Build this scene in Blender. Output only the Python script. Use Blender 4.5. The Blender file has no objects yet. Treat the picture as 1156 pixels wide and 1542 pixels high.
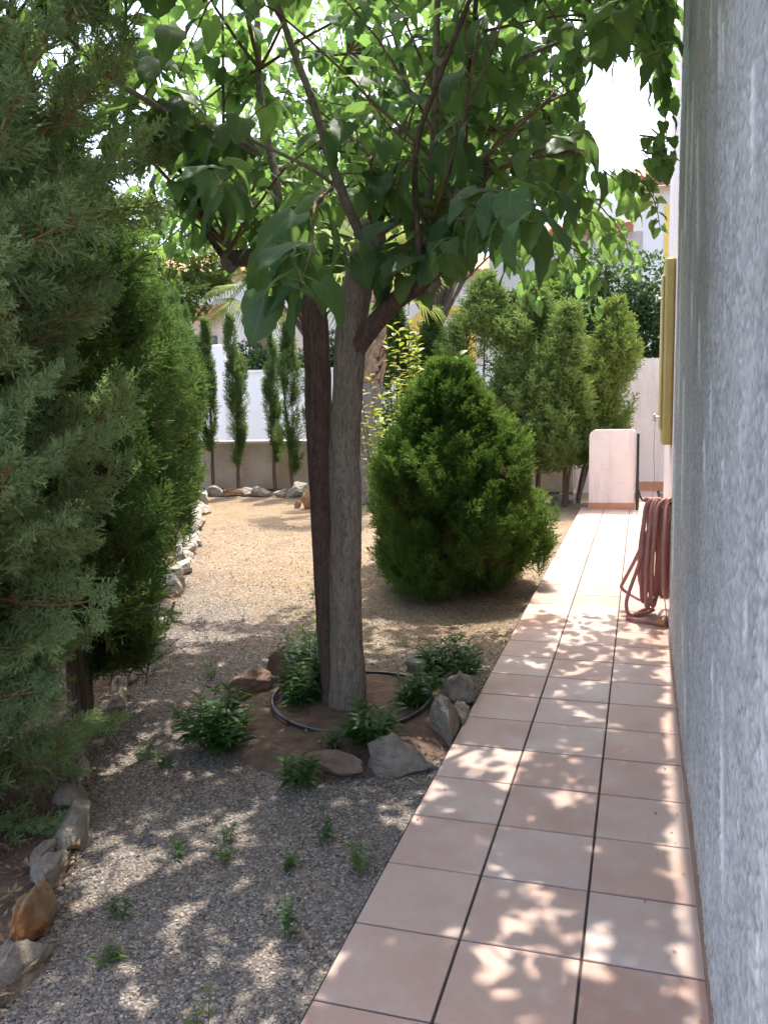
import bpy, math, numpy as np
from mathutils import Vector, Matrix

RNG = np.random.default_rng(11)
scene = bpy.context.scene
COL = scene.collection
R = math.radians
PI = math.pi

# ------------------------------------------------------------------ mesh helpers
def nrm(v):
    v = np.asarray(v, float)
    return v / (np.linalg.norm(v, axis=-1, keepdims=True) + 1e-12)

def frame(d, up):
    """rotation matrices whose y axis is d and whose z axis is as near to up as it can be"""
    d = nrm(d)
    x = nrm(np.cross(d, up))
    z = np.cross(x, d)
    return np.stack([x, d, z], -1)

def rep(TV, TF, M, T, mat=0, attrs=None, smooth=False, tattrs=None):
    """copies of a template as one chunk of geometry"""
    m, n = len(T), len(TV)
    V = (np.einsum('mij,nj->mni', M, TV) + T[:, None, :]).reshape(-1, 3)
    F = (TF[None] + (np.arange(m) * n)[:, None, None]).reshape(-1, TF.shape[1])
    A = {}
    for k, a in (attrs or {}).items():
        A[k] = np.repeat(a, n)
    for k, a in (tattrs or {}).items():
        A[k] = np.tile(a, m)
    return dict(V=V, F=F, mat=mat, attrs=A, smooth=smooth)

def chunk(V, F, mat=0, smooth=False, attrs=None):
    return dict(V=np.asarray(V, float), F=np.asarray(F, int), mat=mat, attrs=attrs or {}, smooth=smooth)

def make_mesh(name, chunks, mats):
    chunks = [c for c in chunks if len(c['F'])]
    me = bpy.data.meshes.new(name)
    nv = sum(len(c['V']) for c in chunks)
    V = np.concatenate([c['V'] for c in chunks])
    off = 0; loops = []; tot = []; mi = []; sm = []
    for c in chunks:
        loops.append((c['F'] + off).ravel())
        k = c['F'].shape[1]; n = len(c['F'])
        tot.append(np.full(n, k)); mi.append(np.full(n, c['mat'])); sm.append(np.full(n, c['smooth']))
        off += len(c['V'])
    loops = np.concatenate(loops).astype(np.int32); tot = np.concatenate(tot)
    start = np.concatenate([[0], np.cumsum(tot)[:-1]]).astype(np.int32)
    me.vertices.add(nv); me.loops.add(len(loops)); me.polygons.add(len(tot))
    me.vertices.foreach_set('co', V.astype(np.float32).ravel())
    me.loops.foreach_set('vertex_index', loops)
    me.polygons.foreach_set('loop_start', start)
    me.polygons.foreach_set('material_index', np.concatenate(mi).astype(np.int32))
    me.polygons.foreach_set('use_smooth', np.concatenate(sm).astype(bool))
    keys = set(k for c in chunks for k in c['attrs'])
    for k in keys:
        at = me.attributes.new(k, 'FLOAT', 'POINT')
        at.data.foreach_set('value', np.concatenate([c['attrs'].get(k, np.zeros(len(c['V']))) for c in chunks]).astype(np.float32))
    for m in mats:
        me.materials.append(m)
    me.update(calc_edges=True)
    me.validate()
    return me

def obj(name, chunks, mats, parent=None, loc=(0, 0, 0)):
    if not isinstance(mats, (list, tuple)): mats = [mats]
    me = chunks if isinstance(chunks, bpy.types.Mesh) else make_mesh(name, chunks, mats)
    o = bpy.data.objects.new(name, me); COL.objects.link(o)
    o.location = loc
    if parent: o.parent = parent
    return o

def tag(o, label=None, cat=None, group=None, kind=None):
    if label: o['label'] = label
    if cat: o['category'] = cat
    if group: o['group'] = group
    if kind: o['kind'] = kind
    return o

def thing(name, label, cat, loc=(0, 0, 0), rz=0, group=None):
    o = bpy.data.objects.new(name, None); COL.objects.link(o)
    o.empty_display_size = .1
    o.location = loc; o.rotation_euler = (0, 0, rz)
    return tag(o, label, cat, group)

def copy_tree(o, parent=None):
    c = o.copy(); COL.objects.link(c); c.parent = parent
    for ch in list(o.children): copy_tree(ch, c)
    return c

def shift(chunks, loc):
    for c in chunks: c['V'] = c['V'] - np.asarray(loc, float)
    return chunks

def box(x0, x1, y0, y1, z0, z1, mat=0):
    V = [(x0,y0,z0),(x1,y0,z0),(x1,y1,z0),(x0,y1,z0),(x0,y0,z1),(x1,y0,z1),(x1,y1,z1),(x0,y1,z1)]
    F = [(3,2,1,0),(4,5,6,7),(0,1,5,4),(1,2,6,5),(2,3,7,6),(3,0,4,7)]
    return chunk(V, F, mat)

def bevel_box(x0, x1, y0, y1, z0, z1, b=.01, mat=0):
    """box with bevelled vertical and top edges"""
    def ring(i, z): return [(x0+i,y0+b,z),(x0+b,y0+i,z),(x1-b,y0+i,z),(x1-i,y0+b,z),(x1-i,y1-b,z),(x1-b,y1-i,z),(x0+b,y1-i,z),(x0+i,y1-b,z)]
    V = ring(0, z0) + ring(0, z1-b) + ring(b*.9, z1)
    F4 = [(k*8+i, k*8+(i+1)%8, k*8+8+(i+1)%8, k*8+8+i) for k in (0,1) for i in range(8)]
    F4 += [(16,17,18,19),(16,19,20,23),(20,21,22,23)]
    return chunk(V, F4, mat)

def smooth_path(P, n):
    P = np.asarray(P, float)
    if len(P) < 3:
        t = np.linspace(0, 1, n)[:, None]; return P[0]*(1-t) + P[-1]*t
    Q = np.vstack([2*P[0]-P[1], P, 2*P[-1]-P[-2]])
    seg = np.linspace(0, len(P)-1-1e-6, n); i = seg.astype(int); t = (seg-i)[:, None]
    a, b, c, d = Q[i], Q[i+1], Q[i+2], Q[i+3]
    return .5*((2*b) + (-a+c)*t + (2*a-5*b+4*c-d)*t*t + (-a+3*b-3*c+d)*t**3)

def tube(P, r, n=8, mat=0, smooth=True, cap=True, rough=0, rng=None, closed=False):
    P = np.asarray(P, float); m = len(P)
    r = np.broadcast_to(np.asarray(r, float), (m,))
    T = np.gradient(P, axis=0) if not closed else np.roll(P,-1,0)-np.roll(P,1,0)
    T = nrm(T)
    ref = np.array([0.,0,1]) if abs(T[0,2]) < .9 else np.array([1.,0,0])
    N = np.zeros_like(P); v = nrm(np.cross(T[0], ref)); N[0] = v
    for i in range(1, m):
        v = v - T[i]*(v @ T[i]); v = v/np.linalg.norm(v); N[i] = v
    B = np.cross(T, N)
    a = np.arange(n)*2*PI/n
    rr = np.ones((m, n))
    if rough:
        g = rng or RNG
        w = g.normal(0, 1, (m, n)); w = (w+np.roll(w,1,1)+np.roll(w,-1,1))/3
        k = np.cumsum(g.normal(0,.25,(m,n)),0); k -= k.mean(0)
        rr = 1 + rough*(w*.6+np.tanh(k)*.5)
    V = P[:,None] + (N[:,None]*np.cos(a)[None,:,None] + B[:,None]*np.sin(a)[None,:,None])*(r[:,None]*rr)[...,None]
    V = V.reshape(-1, 3)
    i, j = np.meshgrid(np.arange(m if closed else m-1), np.arange(n), indexing='ij')
    i2 = (i+1) % m
    F = np.stack([i*n+j, i*n+(j+1)%n, i2*n+(j+1)%n, i2*n+j], -1).reshape(-1, 4)
    out = [chunk(V, F, mat, smooth)]
    if cap and not closed:
        for q, e in ((0, -1), (m-1, 1)):
            Vc = np.vstack([V[q*n:(q+1)*n], P[q]])
            k = np.arange(n)
            Fc = np.stack([k, (k+1)%n, np.full(n, n)], -1)
            if e < 0: Fc = Fc[:, ::-1]
            out.append(chunk(Vc, Fc, mat, smooth))
    return out

def lathe(prof, n=24, mat=0, smooth=True, c=(0,0)):
    prof = np.asarray(prof, float); m = len(prof); a = np.arange(n)*2*PI/n
    V = np.stack([prof[:,0,None]*np.cos(a)+c[0], prof[:,0,None]*np.sin(a)+c[1], np.repeat(prof[:,1,None], n, 1)], -1).reshape(-1,3)
    i, j = np.meshgrid(np.arange(m-1), np.arange(n), indexing='ij')
    F = np.stack([i*n+j, i*n+(j+1)%n, (i+1)*n+(j+1)%n, (i+1)*n+j], -1).reshape(-1,4)
    return chunk(V, F, mat, smooth)

# ------------------------------------------------------------------ materials
def new_mat(name):
    m = bpy.data.materials.new(name); m.use_nodes = True
    t = m.node_tree; b = t.nodes['Principled BSDF']
    return m, t, b

def N(t, typ, **kw):
    n = t.nodes.new(typ)
    for k, v in kw.items():
        if k in n.inputs: n.inputs[k].default_value = v
        else: setattr(n, k, v)
    return n

def L(t, a, b): t.links.new(a, b)

def ramp(t, fac, stops, interp='LINEAR'):
    r = t.nodes.new('ShaderNodeValToRGB'); r.color_ramp.interpolation = interp
    e = r.color_ramp.elements
    while len(e) < len(stops): e.new(.5)
    for el, (p, c) in zip(e, stops):
        el.position = p; el.color = (*c, 1) if len(c) == 3 else c
    L(t, fac, r.inputs['Fac'])
    return r.outputs['Color']

def noise(t, scale, detail=4, rough=.6, vec=None, dist=0):
    n = N(t, 'ShaderNodeTexNoise'); n.inputs['Scale'].default_value = scale
    n.inputs['Detail'].default_value = detail; n.inputs['Roughness'].default_value = rough
    n.inputs['Distortion'].default_value = dist
    if vec: L(t, vec, n.inputs['Vector'])
    return n.outputs['Fac']

def coords(t, scale=None, kind='Object'):
    c = N(t, 'ShaderNodeTexCoord').outputs[kind]
    if scale:
        mp = N(t, 'ShaderNodeMapping'); mp.inputs['Scale'].default_value = scale
        L(t, c, mp.inputs['Vector']); c = mp.outputs['Vector']
    return c

def mixc(t, fac, a, b, mode='MIX'):
    m = t.nodes.new('ShaderNodeMix'); m.data_type = 'RGBA'; m.blend_type = mode
    for s, v in (('Factor', fac), (6, a), (7, b)):
        i = m.inputs[s] if not isinstance(s, str) else m.inputs[0]
        if hasattr(v, 'is_linked') or isinstance(v, bpy.types.NodeSocket): L(t, v, i)
        else: i.default_value = v if not isinstance(v, tuple) else ((*v, 1) if len(v) == 3 else v)
    return m.outputs[2]

def math_(t, op, a, b=None, clamp=False):
    m = t.nodes.new('ShaderNodeMath'); m.operation = op; m.use_clamp = clamp
    for i, v in enumerate((a, b)):
        if v is None: continue
        if isinstance(v, bpy.types.NodeSocket): L(t, v, m.inputs[i])
        else: m.inputs[i].default_value = v
    return m.outputs[0]

def bump(t, b, h, strength=.5, dist=.01):
    n = N(t, 'ShaderNodeBump'); n.inputs['Strength'].default_value = strength; n.inputs['Distance'].default_value = dist
    L(t, h, n.inputs['Height']); L(t, n.outputs['Normal'], b.inputs['Normal'])

def simple(name, c1, c2, scale=8, rough=.85, bs=0, bscale=60, bdist=.004, spec=.3, metallic=0):
    m, t, b = new_mat(name); co = coords(t)
    L(t, ramp(t, noise(t, scale, 6, .65, co), [(.3, c1), (.7, c2)]), b.inputs['Base Color'])
    b.inputs['Roughness'].default_value = rough; b.inputs['Specular IOR Level'].default_value = spec
    b.inputs['Metallic'].default_value = metallic
    if bs: bump(t, b, noise(t, bscale, 6, .7, co), bs, bdist)
    return m

def attr(t, name):
    a = N(t, 'ShaderNodeAttribute'); a.attribute_name = name; return a.outputs['Fac']

def foliage(name, stops, trans=.25, tcol=(.12,.22,.03), rough=.65, nscale=3, namt=.35, spec=.12):
    m, t, b = new_mat(name)
    f = math_(t, 'ADD', math_(t, 'MULTIPLY', attr(t, 'rnd'), 1-namt), math_(t, 'MULTIPLY', noise(t, nscale, 3, .6, coords(t)), namt))
    c = ramp(t, f, stops)
    L(t, c, b.inputs['Base Color'])
    b.inputs['Roughness'].default_value = rough; b.inputs['Specular IOR Level'].default_value = spec
    tr = N(t, 'ShaderNodeBsdfTranslucent'); L(t, mixc(t, .55, c, tcol), tr.inputs['Color'])
    ms = N(t, 'ShaderNodeMixShader'); ms.inputs[0].default_value = trans
    L(t, b.outputs[0], ms.inputs[1]); L(t, tr.outputs[0], ms.inputs[2])
    L(t, ms.outputs[0], t.nodes['Material Output'].inputs['Surface'])
    return m

def leaf_mat(name, stops, tcol, trans=.35, vein=(.15,.22,.08), rough=.5):
    m, t, b = new_mat(name)
    c = ramp(t, attr(t, 'rnd'), stops)
    lu = math_(t, 'ABSOLUTE', attr(t, 'lu')); lt = attr(t, 'lt')
    mid = math_(t, 'LESS_THAN', lu, .045)
    s = math_(t, 'FRACT', math_(t, 'MULTIPLY', math_(t, 'SUBTRACT', lt, math_(t, 'MULTIPLY', lu, .30)), 6.0))
    side = math_(t, 'MULTIPLY', math_(t, 'LESS_THAN', s, .09), .45)
    v = math_(t, 'MAXIMUM', mid, side)
    c2 = mixc(t, math_(t, 'MULTIPLY', v, .85), c, vein)
    L(t, c2, b.inputs['Base Color'])
    b.inputs['Roughness'].default_value = rough; b.inputs['Specular IOR Level'].default_value = .32
    bump(t, b, math_(t, 'MULTIPLY', s, 1.0), .25, .004)
    tr = N(t, 'ShaderNodeBsdfTranslucent'); L(t, mixc(t, .3, tcol, c2), tr.inputs['Color'])
    ms = N(t, 'ShaderNodeMixShader'); ms.inputs[0].default_value = trans
    L(t, b.outputs[0], ms.inputs[1]); L(t, tr.outputs[0], ms.inputs[2])
    L(t, ms.outputs[0], t.nodes['Material Output'].inputs['Surface'])
    return m

def bark_mat(name, c1, c2, c3, vs=(30,30,5), bs=.8, bd=.008):
    m, t, b = new_mat(name); co = coords(t, vs)
    n1 = noise(t, 1, 8, .7, co, .6); n2 = noise(t, 2.2, 4, .6, coords(t))
    c = ramp(t, n1, [(.3, c1), (.55, c2), (.75, c3)])
    c = mixc(t, math_(t, 'MULTIPLY', n2, .5), c, c1)
    spots = ramp(t, noise(t, 38, 3, .5, coords(t)), [(.24, (.45,.45,.45)), (.33, (1,1,1))])
    cr = math_(t, 'ABSOLUTE', math_(t, 'SUBTRACT', noise(t, 1, 4, .6, coords(t, (vs[0]*.45, vs[1]*.45, vs[2]*.16)), .4), .5))
    crk = ramp(t, cr, [(.0, (.42,.40,.38)), (.016, (1,1,1))])
    c = mixc(t, .85, c, mixc(t, 1., c, crk, 'MULTIPLY'))
    fine = ramp(t, noise(t, 1, 5, .8, coords(t, (120, 120, 40))), [(.36, (.62,.60,.58)), (.5, (1,1,1)), (.66, (1.2,1.2,1.2))])
    c = mixc(t, 1., c, fine, 'MULTIPLY')
    L(t, mixc(t, 1., c, spots, 'MULTIPLY'), b.inputs['Base Color'])
    b.inputs['Roughness'].default_value = .9; b.inputs['Specular IOR Level'].default_value = .2
    bump(t, b, n1, bs, bd)
    return m

# conifers
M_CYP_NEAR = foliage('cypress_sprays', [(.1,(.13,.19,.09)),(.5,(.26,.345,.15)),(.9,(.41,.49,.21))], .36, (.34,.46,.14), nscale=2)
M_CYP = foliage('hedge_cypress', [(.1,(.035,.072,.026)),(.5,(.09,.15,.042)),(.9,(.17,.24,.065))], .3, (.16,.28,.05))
M_SLIM = foliage('slim_cypress', [(.1,(.055,.095,.034)),(.5,(.13,.19,.060)),(.9,(.23,.29,.09))], .35, (.24,.36,.06))
M_THUJA = foliage('thuja_green', [(.1,(.045,.095,.018)),(.5,(.10,.18,.036)),(.9,(.19,.28,.06))], .34, (.18,.30,.04), nscale=4)
M_JUN = foliage('juniper_green', [(.1,(.085,.135,.038)),(.5,(.19,.26,.070)),(.9,(.31,.37,.11))], .36, (.2,.30,.06), nscale=2.5)
M_JUNL = foliage('juniper_lime', [(.1,(.09,.14,.035)),(.5,(.19,.26,.06)),(.9,(.31,.37,.10))], .28, (.28,.36,.05), nscale=3)
M_IVY = foliage('ivy_leaves', [(.1,(.015,.035,.012)),(.5,(.035,.075,.022)),(.9,(.08,.14,.04))], .25, (.14,.26,.04), .5)
M_BGT = foliage('background_leaves', [(.1,(.04,.075,.015)),(.5,(.085,.14,.03)),(.9,(.15,.21,.05))], .35, (.25,.38,.05))
M_DEAD = foliage('dead_sprays', [(.1,(.10,.055,.028)),(.5,(.17,.10,.05)),(.9,(.24,.16,.07))], .15, (.3,.2,.08))
M_TWIG = simple('twig_orange', (.20,.10,.05), (.34,.165,.075), 30, .8)
M_CTRUNK = bark_mat('cypress_bark', (.10,.07,.05), (.20,.145,.11), (.30,.23,.18), (50,50,4))
# mulberry
M_LEAF = leaf_mat('mulberry_leaf', [(0,(.030,.070,.036)),(.5,(.050,.105,.046)),(.8,(.082,.150,.046)),(.97,(.12,.17,.04)),(1,(.24,.24,.05))], (.32,.54,.11), .45)
M_BARK = bark_mat('mulberry_bark', (.18,.148,.115), (.32,.265,.21), (.44,.375,.305), (44,44,11), 1., .012)
M_BARKR = bark_mat('mulberry_bark_red', (.085,.056,.046), (.165,.108,.085), (.23,.16,.125), (44,44,11), .9, .009)
M_SHOOT = simple('shoot_bark', (.13,.075,.045), (.25,.15,.095), 12, .8)
M_PETIOLE = simple('petiole', (.22,.30,.08), (.30,.36,.12), 20, .6)
M_HERB = leaf_mat('herb_leaf', [(0,(.022,.065,.016)),(.5,(.045,.105,.024)),(1,(.085,.16,.035))], (.18,.36,.04), .3, (.09,.17,.05), .55)
M_WEED = leaf_mat('weed_leaf', [(0,(.06,.11,.03)),(.6,(.11,.17,.045)),(1,(.22,.23,.07))], (.28,.42,.06), .3, (.16,.2,.08), .6)
M_YSHRUB = leaf_mat('photinia_leaf', [(0,(.10,.17,.03)),(.6,(.25,.30,.05)),(.85,(.36,.33,.05)),(1,(.42,.14,.06))], (.45,.5,.05), .35)
M_STEM = simple('herb_stem', (.08,.13,.04), (.14,.16,.06), 20, .7)
# masonry
def wall_mat():
    m, t, b = new_mat('grey_roughcast')
    co = coords(t)
    base = ramp(t, noise(t, 1, 5, .65, coords(t, (3, 1.6, .7))), [(.3, (.42,.415,.41)), (.7, (.57,.56,.55))])
    grain = ramp(t, attr(t, 'rough'), [(.2, (.70,.70,.71)), (.5, (.95,.95,.95)), (.8, (1.22,1.215,1.21))])
    c = mixc(t, 1., base, grain, 'MULTIPLY')
    k = ramp(t, noise(t, 1, 5, .6, coords(t, (3, 2.4, .35))), [(.52, (0,0,0)), (.66, (1,1,1))])
    c = mixc(t, math_(t, 'MULTIPLY', k, .3), c, (.60,.59,.58))
    k3 = ramp(t, noise(t, 1, 5, .65, coords(t, (7, 3.5, .3))), [(.36, (1,1,1)), (.48, (0,0,0))])
    c = mixc(t, math_(t, 'MULTIPLY', k3, .32), c, (.27,.275,.28))
    c = mixc(t, math_(t, 'MULTIPLY', attr(t, 'drip'), .95, True), c, (.86,.86,.85))  # raised drips coloured white, partly for the light they catch
    z = N(t, 'ShaderNodeSeparateXYZ'); L(t, co, z.inputs[0])
    sp = ramp(t, math_(t, 'ADD', z.outputs['Z'], math_(t, 'MULTIPLY', noise(t, 4, 5, .7, co), .18)), [(.05, (.62,.56,.50)), (.22, (1,1,1))])
    c = mixc(t, .6, c, mixc(t, 1., c, sp, 'MULTIPLY'))
    spot = ramp(t, noise(t, 1, 2, .5, coords(t, (9, 5, 9))), [(.765, (0,0,0)), (.78, (1,1,1))])
    c = mixc(t, math_(t, 'MULTIPLY', spot, .7), c, (.16,.14,.12))
    L(t, c, b.inputs['Base Color'])
    b.inputs['Roughness'].default_value = .92; b.inputs['Specular IOR Level'].default_value = .2
    return m
M_WALL = wall_mat()
M_WHITE = simple('white_render', (.72,.625,.58), (.80,.715,.67), 2.5, .9, .25, 80, .004)
M_WHITE2 = simple('white_paint', (.80,.755,.74), (.86,.83,.815), 1.5, .9, .15, 60, .004)
def white_mat(name, c1, c2):
    m, t, b = new_mat(name); co = coords(t)
    c = ramp(t, noise(t, 2.5, 6, .65, co), [(.3, c1), (.7, c2)])
    st = ramp(t, noise(t, 1, 5, .65, coords(t, (9, 9, .9))), [(.34, (.80,.77,.72)), (.50, (1,1,1))])
    c = mixc(t, .7, c, mixc(t, 1., c, st, 'MULTIPLY'))
    c = mixc(t, 1., c, ramp(t, noise(t, 30, 5, .7, co), [(.3, (.93,.92,.91)), (.6, (1,1,1))]), 'MULTIPLY')
    L(t, c, b.inputs['Base Color']); b.inputs['Roughness'].default_value = .9
    bump(t, b, math_(t, 'ADD', noise(t, 90, 4, .7, co), noise(t, 12, 3, .5, co)), .4, .005)
    return m
M_WHITE = white_mat('white_render', (.74,.645,.60), (.83,.745,.70))
def beige_mat():
    m, t, b = new_mat('beige_blockwork'); co = coords(t)
    c = ramp(t, noise(t, 3, 6, .65, co), [(.3, (.40,.33,.25)), (.7, (.56,.49,.40))])
    z = N(t, 'ShaderNodeSeparateXYZ'); L(t, co, z.inputs[0])
    st = ramp(t, math_(t, 'ADD', z.outputs['Z'], math_(t, 'MULTIPLY', noise(t, 5, 4, .6, co), .25)), [(.10, (.42,.22,.11)), (.36, (1,1,1))])
    c = mixc(t, 1., c, mixc(t, .35, (1,1,1), st), 'MULTIPLY')
    L(t, c, b.inputs['Base Color']); b.inputs['Roughness'].default_value = .95
    bump(t, b, noise(t, 60, 5, .7, co), .4, .005)
    return m
M_BEIGE = beige_mat()
M_TERRA = simple('terracotta_skirting', (.42,.20,.11), (.54,.28,.17), 5, .6)
M_ROOF = simple('roof_tile', (.40,.15,.075), (.56,.27,.15), 2, .85, .3, 30, .01)
M_OCHRE = simple('ochre_paint', (.50,.385,.15), (.57,.45,.19), 6, .6, .1, 60)
M_YELLOW = simple('yellow_paint', (.84,.56,.12), (.90,.64,.18), 2, .8)
M_BLACK = simple('black_iron', (.018,.017,.018), (.035,.033,.034), 10, .5, metallic=0)
M_PIPE = simple('irrigation_pipe', (.022,.022,.026), (.05,.05,.058), 12, .38, spec=.5)
M_STEEL = simple('steel_clip', (.5,.5,.5), (.65,.65,.65), 10, .35, metallic=1)
M_GLASS = simple('window_glass', (.05,.06,.07), (.08,.09,.10), 2, .1, spec=.6)
M_BRASS = simple('orange_coupling', (.50,.20,.07), (.62,.28,.10), 10, .4)
M_HOSE = simple('garden_hose', (.40,.175,.15), (.50,.245,.215), 9, .6, spec=.4)
M_WIRE = simple('thin_wire', (.20,.16,.13), (.25,.2,.16), 9, .6)
M_HILL = simple('hill_rock', (.16,.15,.12), (.26,.24,.19), .004, 1.)
M_LITTER = foliage('dry_leaves', [(.0,(.10,.055,.03)),(.5,(.24,.14,.075)),(1,(.42,.32,.20))], .1, (.3,.2,.1), .8)
M_PEBBLE = foliage('pebbles', [(.0,(.105,.088,.074)),(.35,(.205,.172,.145)),(.6,(.275,.225,.18)),(.8,(.37,.315,.26)),(.94,(.46,.42,.37)),(1,(.62,.58,.52))], .0, (.3,.2,.1), .85, 60, .1)

def tile_mat():
    m, t, b = new_mat('terracotta_tile')
    co = coords(t)
    c = ramp(t, noise(t, 2.3, 5, .6, co), [(.28, (.405,.25,.195)), (.5, (.445,.31,.25)), (.72, (.475,.365,.31))])
    hue = ramp(t, attr(t, 'rnd'), [(0, (.86,.76,.72)), (.4, (1,.97,.95)), (.75,(1,1.02,1.03)), (1, (1.03,1.10,1.16))])
    c = mixc(t, 1., c, hue, 'MULTIPLY')
    c = mixc(t, math_(t, 'MULTIPLY', ramp(t, noise(t, 9, 5, .65, co), [(.50, (0,0,0)), (.70, (1,1,1))]), .25), c, (.45,.395,.355))
    c = mixc(t, ramp(t, noise(t, 190, 2, .5, co), [(.68, (0,0,0)), (.74, (.5,.5,.5))]), c, (.2,.13,.10))
    L(t, c, b.inputs['Base Color'])
    L(t, ramp(t, noise(t, 5, 4, .6, co), [(.3, (.42,.42,.42)), (.7, (.62,.62,.62))]), b.inputs['Roughness'])
    b.inputs['Specular IOR Level'].default_value = .35
    bump(t, b, noise(t, 40, 4, .6, co), .08, .003)
    return m
M_TILE = tile_mat()
M_GROUT = simple('dark_grout', (.040,.034,.030), (.075,.062,.055), 14, .95, .5, 120, .003)

def ground_mat():
    m, t, b = new_mat('gravel_ground'); co = coords(t)
    vo = N(t, 'ShaderNodeTexVoronoi'); vo.inputs['Scale'].default_value = 95; L(t, co, vo.inputs['Vector'])
    cell = math_(t, 'FRACT', math_(t, 'MULTIPLY', vo.outputs['Color'], 7.31)) if False else N(t, 'ShaderNodeSeparateColor').outputs[0]
    sc = cell.node; L(t, vo.outputs['Color'], sc.inputs[0])
    grey = ramp(t, cell, [(0, (.09,.08,.075)), (.5, (.17,.15,.135)), (.85, (.25,.215,.19)), (1, (.42,.39,.36))])
    tan = ramp(t, cell, [(0, (.16,.108,.064)), (.5, (.26,.19,.118)), (.85, (.33,.25,.16)), (1, (.43,.35,.25))])
    sx = N(t, 'ShaderNodeSeparateXYZ'); L(t, co, sx.inputs[0])
    # the tan dry area lies beyond the tree, reaching nearer on the path's side
    k = math_(t, 'ADD', math_(t, 'MULTIPLY', sx.outputs['Y'], .42), math_(t, 'MULTIPLY', sx.outputs['X'], .33))
    k = math_(t, 'ADD', k, math_(t, 'MULTIPLY', noise(t, 2.2, 5, .65, co), .9))
    k = ramp(t, k, [(.0, (0,0,0)), (1, (1,1,1))])
    kk = N(t, 'ShaderNodeMapRange'); kk.inputs['From Min'].default_value = .95; kk.inputs['From Max'].default_value = 1.75
    L(t, math_(t, 'ADD', math_(t, 'ADD', math_(t, 'MULTIPLY', sx.outputs['Y'], .42), math_(t, 'MULTIPLY', sx.outputs['X'], .33)), math_(t, 'MULTIPLY', noise(t, 2.2, 5, .65, co), .9)), kk.inputs['Value'])
    c = mixc(t, kk.outputs[0], grey, tan)
    soil = ramp(t, noise(t, 3.1, 6, .65, co), [(.50, (0,0,0)), (.64, (1,1,1))])
    c = mixc(t, math_(t, 'MULTIPLY', soil, .5), c, (.17,.105,.07))
    L(t, c, b.inputs['Base Color']); b.inputs['Roughness'].default_value = .95; b.inputs['Specular IOR Level'].default_value = .15
    h = math_(t, 'SUBTRACT', math_(t, 'MULTIPLY', noise(t, 40, 5, .7, co), .8), vo.outputs['Distance'])
    bump(t, b, h, .9, .012)
    return m
M_GROUND = ground_mat()
M_SOIL = simple('red_soil', (.12,.078,.056), (.26,.17,.12), 11, 1., 1., 38, .03)
M_SOILH = simple('hedge_soil', (.11,.07,.05), (.23,.15,.105), 7, 1., 1., 40, .02)

def stone_mat(name, a, b_, c_, warm=(.42,.19,.09), wk=.0):
    m, t, b = new_mat(name); co = coords(t)
    n1 = noise(t, 9, 7, .7, co); n2 = noise(t, 4.5, 4, .6, co, .5)
    c = ramp(t, n1, [(.3, a), (.5, b_), (.72, c_)])
    k = ramp(t, n2, [(.62-wk, (0,0,0)), (.70-wk, (1,1,1))])
    c = mixc(t, math_(t, 'MULTIPLY', k, .75), c, warm)
    L(t, c, b.inputs['Base Color']); b.inputs['Roughness'].default_value = .92
    bump(t, b, math_(t, 'ADD', noise(t, 24, 9, .78, co, .4), noise(t, 1, 5, .7, coords(t, (9, 30, 55)))), 1., .022)
    return m
M_STONE = {
 'grey': stone_mat('grey_stone', (.19,.155,.12), (.35,.295,.235), (.52,.46,.38), (.38,.235,.14), .04),
 'pale': stone_mat('pale_stone', (.36,.30,.24), (.50,.44,.37), (.62,.57,.50), (.46,.30,.18), 0),
 'red': stone_mat('reddish_stone', (.20,.12,.085), (.30,.19,.135), (.38,.29,.23), (.38,.17,.085), .12),
 'orange': stone_mat('orange_stone', (.30,.17,.09), (.44,.27,.14), (.55,.40,.26), (.52,.22,.07), .14),
}

# ------------------------------------------------------------------ light, sky, camera
EL, AZ = R(66), R(1.2)
S = Vector((math.sin(AZ)*math.cos(EL), math.cos(AZ)*math.cos(EL), math.sin(EL)))
w = bpy.data.worlds.new('World'); scene.world = w; w.use_nodes = True
wt = w.node_tree; bg = wt.nodes['Background']
sky = wt.nodes.new('ShaderNodeTexSky'); sky.sky_type = 'NISHITA'; sky.sun_disc = False
sky.sun_elevation = EL; sky.sun_rotation = AZ; sky.altitude = 50; sky.air_density = 1.0; sky.dust_density = 4.0; sky.ozone_density = .6
wt.links.new(sky.outputs[0], bg.inputs[0]); bg.inputs[1].default_value = .15
ld = bpy.data.lights.new('sun', 'SUN'); ld.energy = 2.0; ld.angle = R(.53); ld.color = (1, .955, .88)
lo = bpy.data.objects.new('sun', ld); COL.objects.link(lo); lo.rotation_euler = S.to_track_quat('Z', 'Y').to_euler(); lo.location = (0, 5, 9)

cd = bpy.data.cameras.new('camera'); cam = bpy.data.objects.new('camera', cd); COL.objects.link(cam)
cd.sensor_fit = 'VERTICAL'; cd.sensor_height = 24; cd.lens = 1272.8/1542*24; cd.clip_start = .05; cd.clip_end = 20000
r_ = Vector((.957146, .288860, -.020764)); u_ = Vector((-.017933, .130675, .991263)); f_ = Vector((-.289049, .948411, -.130255))
mw = Matrix((r_, u_, -f_)).transposed().to_4x4(); mw.translation = (.4568, -1.8064, 1.4887)
cam.matrix_world = mw
scene.camera = cam

vs = scene.view_settings; vs.view_transform = 'Standard'; vs.look = 'None'; vs.gamma = 1; vs.use_curve_mapping = False; vs.exposure = 2.25
cy = scene.cycles
cy.max_bounces = 7; cy.diffuse_bounces = 4; cy.glossy_bounces = 2; cy.transmission_bounces = 4; cy.volume_bounces = 0
cy.use_denoising = True; cy.caustics_reflective = False; cy.caustics_refractive = False
try: cy.denoiser = 'OPENIMAGEDENOISE'
except Exception: pass
cy.sample_clamp_indirect = 6

GZ = -.05      # gravel level; the path's top is z = 0

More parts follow.
